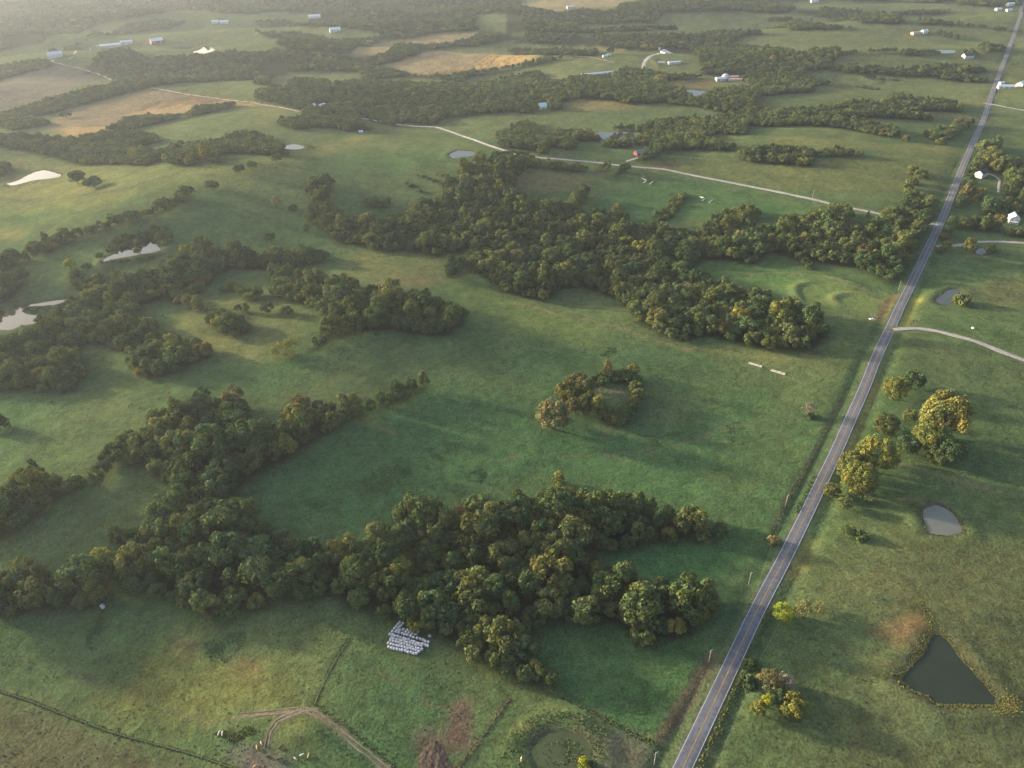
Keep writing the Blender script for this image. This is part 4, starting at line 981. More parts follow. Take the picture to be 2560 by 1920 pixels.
def scatter(name, pts, sources, label, cat):
    """one countless mass of plants: points carry scale, turn, tint and which plant to use"""
    n = len(pts)
    me = bpy.data.meshes.new(name)
    me.vertices.add(n); me.vertices.foreach_set('co', np.array([p[0] for p in pts], np.float32).ravel())
    for an, tp_, key in (('psize', 'FLOAT_VECTOR', 1), ('pturn', 'FLOAT_VECTOR', 2), ('tint', 'FLOAT_VECTOR', 3)):
        a = me.attributes.new(an, tp_, 'POINT'); a.data.foreach_set('vector', np.array([p[key] for p in pts], np.float32).ravel())
    a = me.attributes.new('pick', 'INT', 'POINT'); a.data.foreach_set('value', np.array([p[4] for p in pts], np.int32))
    o = link(name, me)
    g = bpy.data.node_groups.new(name + '_nodes', 'GeometryNodeTree')
    g.interface.new_socket('Geometry', in_out='INPUT', socket_type='NodeSocketGeometry')
    g.interface.new_socket('Geometry', in_out='OUTPUT', socket_type='NodeSocketGeometry')
    gi = g.nodes.new('NodeGroupInput'); go = g.nodes.new('NodeGroupOutput')
    jn = g.nodes.new('GeometryNodeJoinGeometry')
    for s in reversed(sources):
        oi = g.nodes.new('GeometryNodeObjectInfo'); oi.transform_space = 'ORIGINAL'; oi.inputs['Object'].default_value = s
        ti = g.nodes.new('GeometryNodeGeometryToInstance')
        g.links.new(oi.outputs['Geometry'], ti.inputs[0]); g.links.new(ti.outputs[0], jn.inputs[0])
    ip = g.nodes.new('GeometryNodeInstanceOnPoints'); ip.inputs['Pick Instance'].default_value = True
    def na(nm, ty):
        q = g.nodes.new('GeometryNodeInputNamedAttribute'); q.data_type = ty; q.inputs['Name'].default_value = nm
        return q.outputs['Attribute']
    g.links.new(gi.outputs[0], ip.inputs['Points']); g.links.new(jn.outputs[0], ip.inputs['Instance'])
    g.links.new(na('pick', 'INT'), ip.inputs['Instance Index'])
    g.links.new(na('pturn', 'FLOAT_VECTOR'), ip.inputs['Rotation']); g.links.new(na('psize', 'FLOAT_VECTOR'), ip.inputs['Scale'])
    g.links.new(ip.outputs[0], go.inputs[0])
    md = o.modifiers.new('scatter', 'NODES'); md.node_group = g
    tag(o, label, cat, kind='stuff')
    return o

# ---- field and hedgerow trees, one by one
def px(i, j, x, y): return (553.0 * i + x / 4, 414.75 * j + y / 4)
def lone(kind, i, j, x, y, s, tn, label, sz=1.0, lift=0.0, cat='tree', var=None, group=None, k=1.0):
    p = ground([px(i, j, x, y)], lift)[0]
    c = jit(TINTS[tn], .06); c = tuple(q * k for q in c)
    return tree(kind, float(p[0]), float(p[1]), s, c, label, group, cat, sz=sz, var=var)
lone('big', 2, 2, 370, 395, 1.24, 'brownish', 'round russet oak standing alone left of the tree ring', .98, k=1.25)
lone('big', 2, 2, 490, 190, 0.76, 'golden', 'golden brown tree at the left of the tree ring', 1.1, k=.7)
lone('broad', 2, 2, 560, 60, 1.22, 'rusty', 'rusty tree at the upper left of the tree ring', 1.05)
lone('big', 2, 2, 620, 260, 0.67, 'olive', 'olive tree at the lower left of the tree ring', 1.25)
lone('broad', 2, 2, 520, 150, 1.10, 'olive', 'short olive tree between the ring oaks', 1.0)
lone('oval', 2, 2, 740, 280, 1.16, 'yellow-green', 'bright yellow-green tree at the front of the tree ring', .95)
lone('broad', 2, 2, 450, 130, 1.15, 'golden', 'golden tree at the outer left of the tree ring', 1.1, k=.75)
lone('broad', 2, 2, 610, 130, 1.1, 'olive', 'olive tree inside the left of the tree ring', 1.1)
lone('broad', 2, 2, 545, 255, 1.05, 'brownish', 'brown tree at the front left of the tree ring', 1.1)
lone('broad', 2, 2, 660, 200, .95, 'yellow-green', 'yellow-green tree left of the bright front tree in the ring', 1.2, k=.8)
lone('broad', 2, 2, 800, 310, .8, 'olive', 'low olive tree right of the bright front tree in the ring', .9)
lone('shrub', 2, 2, 900, 330, 2.3, 'olive', 'low olive bush at the front of the ring', cat='shrub')
lone('shrub', 2, 2, 985, 300, 2.1, 'green', 'low green bush at the front right of the ring', cat='shrub')
for q, (x, y, s_, t_) in enumerate(((1065, 70, .85, 'olive'), (1090, 130, .8, 'green'), (1060, 200, .85, 'olive'), (1000, 255, .8, 'green'), (920, 290, .85, 'olive'), (850, 320, .75, 'green'), (690, 60, .8, 'olive'), (780, 20, .75, 'green'))):
    lone('broad', 2, 2, x, y, s_, t_, '%s %s low tree clockwise round the tree ring' % (['first', 'second', 'third', 'fourth', 'fifth', 'sixth', 'seventh', 'eighth'][q], t_), .85)
lone('airy', 2, 2, 860, 300, 1.04, 'olive', 'scraggly half-bare tree at the front of the tree ring', .8)
lone('airy', 2, 2, 960, 270, 0.85, 'green', 'thin grey-green tree right of the scraggly one in the ring', .8)
lone('shrub', 2, 2, 1030, 220, 1.7, 'dark green', 'dark bush at the right front of the tree ring', cat='shrub')
lone('oval', 2, 2, 1060, 150, 0.76, 'golden', 'small golden tree on the right side of the tree ring', .8)
lone('oval', 2, 1, 815, 1590, .95, 'brownish', 'tall brown tree at the back of the tree ring', 1.0, k=1.3)
lone('broad', 2, 1, 1050, 1580, .75, 'golden', 'golden-topped tree at the back right of the tree ring', 1.0)
for q, (x, y, s) in enumerate(((700, 1640, 1.3), (760, 1625, 1.5), (900, 1620, 2.1), (960, 1615, 2.3), (1020, 1630, 2.2), (1065, 1650, 1.9), (850, 1612, 1.6))):
    lone('shrub', 2, 1, x, y, s, 'dark green', 'dark bush, %s from the left in the arc behind the tree ring' % ['first', 'second', 'fourth', 'fifth', 'sixth', 'seventh', 'third'][q], cat='shrub', group='bushes of the tree ring')
lone('oval', 2, 2, 415, 850, 0.76, 'golden', 'small golden tree just above the foreground wood', .8)
lone('shrub', 2, 2, 378, 850, 1.0, 'green', 'small green bush beside the golden sapling', cat='shrub')
lone('airy', 3, 2, 345, 265, 0.88, 'grey-pink', 'pinkish bare tree alone left of the road', .8, k=.9)
lone('shrub', 3, 2, 350, 285, 1.2, 'green', 'green undergrowth below the pinkish bare tree', cat='shrub')
# right of the road: the big yellow trees
lone('big', 3, 2, 1070, 130, 0.87, 'yellow-green', 'yellow-green tree at the head of the roadside group', 1.1, k=1.0)
lone('broad', 3, 2, 1230, 40, 1.22, 'dark green', 'dark tree behind the head of the roadside group', .95)
lone('big', 3, 2, 1000, 430, 0.89, 'olive', 'dark olive tree near the middle of the roadside group', .9, k=.8)
lone('broad', 3, 2, 1210, 320, 0.76, 'olive', 'small olive tree left of the huge pale tree', .9)
lone('big', 3, 2, 1460, 470, 1.56, 'golden', 'huge pale golden tree right of the road', 1.25, var=0, k=.95)
lone('big', 3, 2, 1345, 560, 1.00, 'yellow-green', 'yellow-green tree under the huge pale tree', 1.1, k=1.05)
lone('big', 3, 2, 1520, 680, 1.00, 'dark green', 'dark tree at the foot of the huge pale tree', .95)
lone('broad', 3, 2, 1190, 590, 1.10, 'dark green', 'dark tree between the two golden groups', .9)
lone('oval', 3, 2, 1400, 670, 0.76, 'yellow-green', 'slender light tree at the foot of the huge pale tree', .75)
lone('big', 3, 2, 900, 760, 1.20, 'yellow-green', 'largest yellow tree overhanging the road', 1.12, var=1, k=1.0)
lone('big', 3, 2, 690, 820, 1.00, 'golden', 'golden tree leaning over the road edge', 1.1, k=.75)
lone('big', 3, 2, 760, 940, 1.12, 'yellow-green', 'yellow tree at the near end of the roadside group', 1.05, var=2, k=.9)
lone('broad', 3, 2, 1050, 690, 0.83, 'yellow-green', 'yellow tree at the right end of the golden row', .95, k=1.1)
lone('broad', 3, 2, 555, 960, 0.88, 'golden', 'low golden tree on the road verge', .8, k=.7)
lone('broad', 3, 2, 650, 1075, 0.73, 'olive', 'small olive tree below the golden row', .9)
lone('airy', 3, 2, 830, 1000, 1.16, 'green', 'thin green tree in the shade of the golden row', .75)
lone('broad', 3, 2, 690, 1300, 0.71, 'green', 'round green bush alone below the golden row', .62)
lone('shrub', 3, 2, 800, 1330, 1.4, 'green', 'low bush right of the round green bush', cat='shrub')
lone('broad', 3, 3, 115, 370, 0.81, 'lime', 'bright lime yellow tree touching the road', 1.0)
lone('airy', 3, 3, 290, 350, 0.92, 'golden', 'thin golden tree right of the lime tree', .95, k=.9)
lone('airy', 3, 3, 440, 310, 0.67, 'golden', 'small thin golden tree, second from the lime tree', .85, k=.9)
lone('broad', 3, 3, 185, 1180, 0.98, 'yellow-green', 'yellow-green tree at the front of the bottom roadside clump', .95, k=.85)
lone('broad', 3, 3, 10, 960, 0.93, 'brownish', 'brown tree at the back of the bottom roadside clump', .9)
lone('airy', 3, 3, 130, 980, 0.88, 'grey-pink', 'bare pinkish tree in the bottom roadside clump', .9)
lone('oval', 2, 3, 2110, 1190, 0.76, 'yellow-green', 'small yellow tree at the left of the bottom roadside clump', .75)
lone('broad', 3, 3, 60, 1100, 0.76, 'dark green', 'dark tree in the middle of the bottom roadside clump', .9)
lone('oval', 2, 3, 2190, 1130, 0.67, 'lime', 'slim lime tree in the bottom roadside clump', .7, k=.75)
lone('shrub', 2, 3, 2030, 920, 1.5, 'dark green', 'dark bush on the right verge above the bottom clump', cat='shrub')
lone('shrub', 2, 3, 2060, 760, 1.3, 'green', 'upper green bush on the right verge', cat='shrub')
lone('shrub', 2, 3, 630, 1640, 1.1, 'lime', 'bright bush on the shore of the weedy stock pond', cat='shrub', k=.7)
lone('shrub', 3, 2, 40, 1370, 1.3, 'rusty', 'orange-red bush on the left verge', cat='shrub', k=1.6)
# field trees farther out
lone('broad', 3, 1, 1710, 520, 1.05, 'golden', 'orange-topped tree by the gravel house drive', 1.0, k=.85)
lone('shrub', 3, 1, 1660, 965, 2.6, 'olive', 'spreading bush on the shore of the small right pond', .95, cat='shrub')
lone('shrub', 3, 1, 1625, 965, 1.6, 'olive', 'low bush left of the spreading pond bush', cat='shrub')
lone('shrub', 3, 1, 1920, 530, 2.0, 'green', 'bushes right of the tiny pond', cat='shrub')
lone('broad', 3, 1, 320, 630, .72, 'dark green', 'dark round tree on the edge of the terraced field', .85)
lone('shrub', 3, 1, 360, 660, 1.6, 'dark green', 'dark bush on the edge of the terraced field', cat='shrub')
lone('cedar', 3, 1, 860, 215, .8, 'dark green', 'small cedar by the gravel road', 1.0)
lone('cedar', 0, 2, 350, 830, 1.9, 'dark green', 'large dark cone-shaped cedar above the left hedge', 1.0)
lone('shrub', 0, 2, 670, 850, 1.5, 'lime', 'bright yellow bush at the tip of the left hedge', cat='shrub')
lone('shrub', 0, 2, 10, 395, 2.6, 'dark green', 'dark tree cut off by the left picture edge', 1.3)
lone('broad', 1, 1, 105, 1045, .95, 'dark green', 'dark round tree left of a pair in the small field', .85)
lone('broad', 1, 1, 270, 1065, .92, 'green', 'green round tree right of a pair in the small field', .8)
lone('broad', 1, 1, 5, 900, .72, 'dark green', 'dark round tree between the clumps of the small field', .8)
lone('airy', 1, 1, 190, 140, 1.3, 'brownish', 'greyish bare tree on the shaded hill', .9)
lone('shrub', 1, 1, 320, 155, 1.8, 'dark green', 'small dark bush on the shaded hill', cat='shrub')
lone('broad', 1, 1, 130, 440, 1.05, 'dark green', 'dark round tree at the foot of the shaded hill', .9)
lone('oval', 1, 1, 440, 345, .85, 'dark green', 'small dark tree by the big wood on the hill', .7)
lone('broad', 0, 1, 620, 660, .95, 'lime', 'yellow-topped tree above the lake', .85, k=.7)
lone('broad', 0, 1, 1610, 530, .95, 'lime', 'yellow-topped tree right of the bright pond', .85, k=.7)
lone('broad', 0, 1, 1200, 545, .72, 'yellow-green', 'light tree standing against the bright pond', .95)
lone('broad', 0, 0, 680, 1590, 1.9, 'dark green', 'left one of two dark field trees by the white pond', .8)
lone('broad', 0, 0, 815, 1620, 1.8, 'dark green', 'right one of two dark field trees by the white pond', .62)
lone('broad', 0, 0, 2075, 1500, 1.25, 'green', 'lone round tree on the lit slope', .8)
lone('broad', 0, 0, 2180, 1465, 1.1, 'green', 'second round tree on the lit slope', .8)
lone('broad', 0, 0, 1835, 1640, 1.4, 'green', 'low round tree at the brow of the hill', .6)
lone('oval', 0, 0, 1800, 1395, 1.9, 'golden', 'yellow tree at the front of the far left wood', .85, k=.8)
lone('broad', 0, 0, 580, 1018, 1.6, 'dark green', 'lone dark tree in the brown stubble field', .6)
lone('broad', 1, 0, 180, 1405, 1.2, 'green', 'lone tree right of the two field trees on the ridge', .75)
lone('oval', 2, 0, 850, 475, 1.9, 'dark green', 'dark pointed tree by the far white sheds', .8)
lone('broad', 2, 0, 1275, 745, 2.0, 'golden', 'golden yellow tree in front of the far wood', .9, k=1.15)
for q, (x, y) in enumerate(((1475, 300), (1520, 322), (1570, 330), (1620, 345))):
    lone('oval', 3, 0, x, y, 1.5, 'dark green', ['first', 'second', 'third', 'fourth'][q] + ' dark tree in the far row leading from the white house', .6, group='far row of yard trees')
for q, (x, y, s) in enumerate(((1240, 1500, 2.6), (1320, 1530, 2.8), (1240, 1590, 2.4), (1210, 1640, 2.2), (1490, 1245, 2.4), (1190, 1220, 2.2))):
    lone('shrub', 3, 0, x, y, s, RNG.choice(['olive', 'rusty', 'green']), ['topmost', 'second', 'third', 'fourth', 'upper right', 'lone upper'][q] + ' scrubby bush in the rough grass left of the far road', cat='shrub', group='bushes in the rough grass')

# ---- the rest of the trees, as one mass
plants = ['broad%d' % k for k in range(9)] + ['oval%d' % k for k in range(4)] + ['shrub%d' % k for k in range(4)] + ['airy%d' % k for k in range(3)]
for o in list(C.objects):
    if o.name.startswith('crown') and o.type == 'MESH': solo_crowns.setdefault(o.data.name, o)
src, src_ix = [], {}
for kx in plants:
    o = solo_crowns.get(CROWNS[kx].name)
    if o is not None: src_ix[kx] = len(src); src.append(o)
def keys_of(kind): return [k for k in src_ix if k.startswith(kind)]
rest = []; marsh = []
TX = np.array([t[0] for t in TREES]); TY = np.array([t[1] for t in TREES]); TZ = hfin(TX, TY)
for k, (x, y, s, where, kind) in enumerate(TREES):
    if k in solo: continue
    tn = pick_tint('far' if where == 'far' else kind)
    kk = {'scrub': 'shrub', 'marsh': 'shrub', 'airy': 'airy'}.get(kind) or ('oval' if RNG.random() < .22 else 'broad')
    sc_ = s * RNG.uniform(1.08, 1.30)
    if kind == 'scrub': sc_ = s * 2.6 * RNG.uniform(.7, 1.3); tn = RNG.choice(['dark green', 'green', 'green', 'olive'])
    if kind == 'marsh': sc_ = s * 3.0; tn = 'olive'
    if kind == 'airy': tn = RNG.choice(['golden', 'yellow-green', 'olive'])
    zz = sc_ * RNG.uniform(.80, 1.05) * (1.0 if kind != 'marsh' else .35)
    if where == 'far': zz = min(zz, .80 * RNG.uniform(.8, 1.2))
    rest.append(((x, y, TZ[k] - .2), (sc_, sc_, zz), (0, 0, RNG.uniform(0, 6.28)), jit(TINTS[tn]), src_ix[RNG.choice(keys_of(kk))]))
scatter('distant_woodland', rest, src, 'woods and hedgerows running back to the far hills', 'woodland')

# ---- rough growth: reeds on pond banks, weeds, verges and fence rows
weeds = []
def weed(x, y, s, h, c): weeds.append((x, y, s, h, c))
def along(L, step, w, s, h, cols, keep=1.0):
    L = spline(L, step)
    for p in L:
        for _ in range(5):
            if RNG.random() < keep:
                weed(p[0] + RNG.gauss(0, w), p[1] + RNG.gauss(0, w), .58 * s * RNG.uniform(.5, 1.5), .7 * h * RNG.uniform(.5, 1.5), jit(RNG.choice(cols), .2))
REED = [(.115, .128, .042), (.135, .135, .046), (.10, .122, .040), (.14, .122, .050)]
GRN = [(.055, .095, .032), (.075, .105, .034), (.10, .115, .038)]
DK = [(.078, .124, .048), (.070, .116, .046)]
for q, (P, lvl, c_, lb) in enumerate(PONDS[:7]):
    c0 = P.mean(0); out = P + (P - c0) / np.linalg.norm(P - c0, axis=1)[:, None] * .8
    along(np.vstack([out, out[:1]]), .4 if q < 2 else 1.2, .7 if q < 2 else 1.0, .26, .36, REED if q != 1 else REED[:3] + GRN, 1.0 if q == 0 else .35 if q == 1 else .7)
P0 = PONDS[0][0]
along(tpw(3, 3, '1280,210 1340,290 1400,370 1420,440 1400,500 1340,600 1240,700'), .35, 1.5, .27, .36, REED)
along(tpw(3, 3, '2000,1100 2080,1060 2130,1090 2120,1150 2040,1170 1950,1150'), .35, 1.4, .27, .36, [(.19, .175, .05), (.16, .145, .04)])
along(tpw(3, 3, '780,900 950,890 1060,850 1140,870 1160,940 1260,1000'), 1.2, 1.2, .4, .6, REED[:3], .7)
along(tpw(0, 3, '0,1000 210,1065 600,1215 1000,1360 1640,1535 2000,1659 2200,1720'), .5, .35, .34, .45, [(.10, .14, .04), (.13, .155, .045)])
along(tpw(1, 3, '500,1110 560,970 640,810 720,660 800,540'), .5, .3, .3, .4, [(.10, .14, .045), (.085, .125, .04)])
along(tpw(1, 3, '1740,1659 1850,1540 1950,1390 2190,1060'), 1.0, .3, .35, .6, [(.13, .11, .05), (.09, .10, .04)])
along(tpw(1, 3, '520,1110 600,1200 760,1290 1000,1490 1180,1640'), 1.2, .7, .4, .6, GRN, .7)
along(tpw(2, 3, '450,1060 700,1190 900,1290 1110,1400 1250,1450'), .9, .5, .4, .6, GRN)
along(tpw(2, 3, '-30,1560 60,1400 200,1300 420,1240 600,1280 740,1400 740,1560 700,1700'), .5, 2.2, .36, .4, GRN + DK)
along(tpw(2, 3, '1900,870 1980,720 2080,560 2150,430 2212,300'), .45, 1.4, .42, .6, GRN + DK)
along(tpw(2, 3, '1560,1659 1700,1380 1830,1120 1940,900'), .4, 1.6, .40, .55, [(.13, .13, .04), (.10, .115, .036), (.075, .10, .034)])
along(tpw(2, 3, '1300,1400 1420,1200 1560,1000 1640,850 1720,690'), .5, .9, .28, .28, [(.17, .135, .08), (.14, .12, .06), (.11, .115, .05)])
along(tpw(3, 2, '40,1300 180,1000 290,800 350,700 460,480 560,300 640,120'), .6, 1.2, .28, .28, [(.12, .13, .055), (.09, .115, .04), (.14, .125, .07)])
along(tpw(3, 2, '250,1100 330,960 420,800'), .9, .8, .5, .8, DK)
along(tpw(1, 2, '900,900 1000,820 1150,720 1320,740 1200,860 1000,920'), .5, 3.5, .5, .45, DK)
for (i, j, s, n, cols, sz_) in ((1, 2, '860,930 900,830 1080,760 1330,720 1320,800 1150,880 960,1000', 650, GRN + DK, .30), (1, 2, '1480,560 1700,470 1800,560 1650,680 1500,640', 350, GRN + DK, .4),
                            (1, 2, '1820,780 1960,710 2000,780 1950,860 1830,840', 250, DK, .4), (1, 2, '400,1010 560,960 640,1050 480,1090', 150, DK, .4),
                            (1, 2, '760,450 860,450 850,640 780,600', 200, DK, .4), (0, 3, '1690,650 1780,570 2000,480 2150,480 2100,610 1960,750 1850,740', 700, DK, .34),
                            (0, 3, '745,500 880,300 930,260 860,540 800,650 740,620', 300, DK + GRN, .45), (2, 3, '930,950 1150,950 1200,1200 950,1200', 300, DK, .38),
                            (2, 2, '1100,440 1180,430 1300,520 1280,570 1150,500', 120, GRN, .4), (2, 2, '1850,350 1930,380 1920,540 1850,520', 150, GRN, .4),
                            (2, 1, '750,1340 900,1340 900,1420 760,1420', 150, GRN, .45), (2, 1, '1150,1500 1500,1470 1550,1600 1200,1640', 300, GRN, .4),
                            (3, 1, '1230,1105 1310,1100 1300,1140 1240,1145', 40, [(.16, .16, .10)], .5), (2, 3, '270,1460 480,1400 620,1480 600,1620 360,1640', 260, [(.12, .14, .05), (.07, .09, .035)], .5),
                            (0, 3, '1840,1360 2150,1300 2212,1330 2212,1370 2000,1440', 250, [(.10, .12, .035), (.13, .13, .035)], .4),
                            (3, 2, '1180,1060 1320,1000 1340,1040 1260,1100', 60, REED, .4), (0, 1, '190,1030 250,990 440,975 600,960 460,1040 300,1060', 500, [(.09, .10, .04), (.07, .085, .035)], .8)):
    P = tpw(i, j, s); lo, hi = P.min(0), P.max(0); cnt = 0
    while cnt < n:
        X = NR.uniform(lo[0], hi[0], 400); Y = NR.uniform(lo[1], hi[1], 400)
        for x, y in zip(X[inside(P, X, Y)], Y[inside(P, X, Y)]):
            if math.sin(x * .4) * math.sin(y * .33 + 1) + RNG.random() > .35:
                weed(x, y, .8 * sz_ * RNG.uniform(.6, 1.4), .5 * sz_ * RNG.uniform(.6, 1.3), jit(RNG.choice(cols), .14))
            cnt += 1
# tussocks sprinkled over the near pastures
_y = 110 + 520 * NR.rand(26000) ** 1.4; _x = NR.uniform(-.85, .85, 26000) * (_y + 150)
_d = lowf(_x, _y, 77, 55) + .6 * lowf(_x, _y, 78, 17) + NR.uniform(-.5, .5, 26000)
for x, y in zip(_x[_d > .15], _y[_d > .15]): weed(x, y, RNG.uniform(.18, .40), RNG.uniform(.12, .30), None)
WX = np.array([w[0] for w in weeds]); WY = np.array([w[1] for w in weeds])
# keep weeds off roads, water and out of the woods
ok = np.ones(len(weeds), bool)
for nm, L, zl, hw, kd, lb in ROADS:
    m = np.nonzero((WX > L[:, 0].min() - 9) & (WX < L[:, 0].max() + 9) & (WY > L[:, 1].min() - 9) & (WY < L[:, 1].max() + 9))[0]
    if len(m):
        d, _a = line_dist(L, WX[m], WY[m]); ok[m[d < hw + .7]] = False
for q, (P, *_r) in enumerate(PONDS):
    if q == len(PONDS) - 1: continue
    m = np.nonzero((WX > P[:, 0].min()) & (WX < P[:, 0].max()) & (WY > P[:, 1].min()) & (WY < P[:, 1].max()))[0]
    if len(m): ok[m[inside(P, WX[m], WY[m])]] = False
WZ = hfin(WX, WY)
plast, plvl = PONDS[-1][0], PONDS[-1][1]
m = inside(plast, WX, WY); WZ[m] = np.maximum(WZ[m], plvl - .1)
# colour of the sward under each tussock
def cover_at(x, y):
    i = np.clip(np.searchsorted(xs, x), 1, nx - 1); j = np.clip(np.searchsorted(ys, y), 1, ny - 1)
    return col[j * nx + i]
cw = cover_at(WX, WY)
rs = np.random.RandomState(5)
Vs, Cs = [], []
for k, (x, y, s, h, c) in enumerate(weeds):
    if not ok[k]: continue
    if c is None: c = cw[k] * rs.uniform(.75, 1.25)
    for b in range(3):
        a = rs.uniform(0, 6.28); r1 = s * rs.uniform(.6, 1.2); ca_, sa_ = math.cos(a), math.sin(a)
        ox, oy = rs.normal(0, s * .5, 2)
        zz = WZ[k]
        Vs.append(((x + ox - ca_ * r1, y + oy - sa_ * r1, zz - .1), (x + ox + ca_ * r1, y + oy + sa_ * r1, zz - .1), (x + ox + ca_ * r1 * .7 - sa_ * h * 1.3, y + oy + sa_ * r1 * .7 + ca_ * h * 1.3, zz + h), (x + ox - ca_ * r1 * .7 - sa_ * h * 1.1, y + oy - sa_ * r1 * .7 + ca_ * h * 1.1, zz + h * rs.uniform(.7, 1.1))))
        Cs.append((c[0], c[1], c[2], 1))
Vs = np.array(Vs, np.float32).reshape(-1, 3)
M_WEED = bpy.data.materials.new('rough_grass'); M_WEED.use_nodes = True
t = M_WEED.node_tree; b_ = t.nodes['Principled BSDF']; b_.inputs['Roughness'].default_value = 1; b_.inputs['Specular IOR Level'].default_value = 0
aa = t.nodes.new('ShaderNodeAttribute'); aa.attribute_name = 'leafv'; t.links.new(aa.outputs['Color'], b_.inputs['Base Color'])
wme = mesh_np('rough_grass', Vs, np.arange(len(Vs)).reshape(-1, 4), M_WEED)
wa = wme.attributes.new('leafv', 'FLOAT_COLOR', 'CORNER'); wa.data.foreach_set('color', np.repeat(np.array(Cs, np.float32), 4, axis=0).ravel())
tag(link('rough_grass', wme), 'tufts, weeds and reeds over pastures, verges and pond banks', 'grass', kind='stuff')
print('weed quads', len(Cs))

# ------------------------------------------------------------------ wrapped hay bales
M_WRAP = mat('white_bale_wrap', (.44, .45, .50), .5, (.9, .16), spec=.5)
M_WRAP_END = mat('bale_wrap_fold', (.36, .37, .41), .55, (4.0, .2), spec=.5)
def bale_meshes():
    n = 14; mb = MB(); rings = []
    for x, r in ((-.60, .60), (-.58, .68), (-.45, .735), (-.2, .75), (.2, .75), (.45, .735), (.58, .68), (.60, .60)):
        rings.append([(x, r * math.cos(6.283 * k / n) * 1.0, .70 + r * math.sin(6.283 * k / n) * (.95 if math.sin(6.283 * k / n) < 0 else 1.0)) for k in range(n)])
    mb.loft(rings, False)
    body = mb.mesh('bale_wrap', M_WRAP, True)
    ends = []
    for s in (-1, 1):
        e = MB()
        rg = [[(s * (.60 + d), r * math.cos(6.283 * k / n), .70 + r * math.sin(6.283 * k / n) * (.95 if math.sin(6.283 * k / n) < 0 else 1.0)) for k in range(n)] for d, r in ((0, .60), (.035, .40), (-.01, .10))]
        e.loft(rg if s > 0 else [list(reversed(q)) for q in rg]); ends.append(e.mesh('bale_end', M_WRAP_END, True))
    return body, ends
BALE, BALE_END = bale_meshes()
def bsrc(zx, zy): return ((950 + zx / 15.8) / 1.15732, (1540 + zy / 15.8) / 1.15732)
ORD = 'first second third fourth fifth sixth seventh eighth ninth tenth eleventh twelfth thirteenth fourteenth fifteenth sixteenth seventeenth'.split()
BROWS = [((345, 1235), (1450, 1490), 11, 'in the front row of the bale stack'), ((335, 1075), (1540, 1390), 12, 'in the second row of the bale stack'),
         ((420, 970), (1640, 1310), 12, 'in the third row of the bale stack'), ((450, 860), (1630, 1190), 11, 'in the fourth row of the bale stack'),
         ((400, 715), (1900, 1190), 14, 'in the long fifth row of the bale stack'), ((1480, 865), (1920, 1030), 5, 'in the short right-hand row of the stack'),
         ((500, 610), (790, 250), 5, 'in the leftmost slanting line behind the bale stack'), ((615, 640), (900, 300), 5, 'in the second slanting line behind the bale stack'),
         ((740, 660), (800, 560), 2, 'in the third slanting line behind the bale stack'), ((880, 680), (940, 540), 2, 'in the fourth slanting line behind the bale stack'),
         ((980, 720), (1090, 570), 3, 'in the fifth slanting line behind the bale stack'), ((1090, 760), (1200, 570), 3, 'in the sixth slanting line behind the bale stack'),
         ((1220, 810), (1310, 660), 3, 'in the seventh slanting line behind the bale stack'), ((1330, 850), (1500, 630), 3, 'in the rightmost slanting line behind the bale stack')]
def bale(x, y, rz, label, group=None):
    o = empty('hay_bale', (x, y, hz(x, y)), rz); o.scale = (1.0 + RNG.uniform(-.03, .03),) * 3
    link('wrap', BALE, o)
    for e_ in BALE_END: link('wrap_end', e_, o)
    tag(o, label, 'bale', group)
for a, b, n, where in BROWS:
    A, B = ground([bsrc(*a)], .7)[0], ground([bsrc(*b)], .7)[0]
    n = max(n, 1); ang = math.atan2(B[1] - A[1], B[0] - A[0])
    n = max(n, min(n + 3, int(np.linalg.norm(B - A) / 1.42) + 1)) if n > 4 else n
    for k in range(n):
        p = A + (B - A) * (k / max(1, n - 1))
        bale(p[0] + RNG.uniform(-.16, .16), p[1] + RNG.uniform(-.22, .22), ang + RNG.uniform(-.16, .16), 'white wrapped bale, %s from the %s %s' % (ORD[k], 'left' if n > 5 or 'short' in where else 'front', where), 'bales ' + where)
p = ground([bsrc(1960, 790)], .7)[0]; bale(p[0], p[1], .5, 'single white wrapped hay bale apart at the right of the stack')

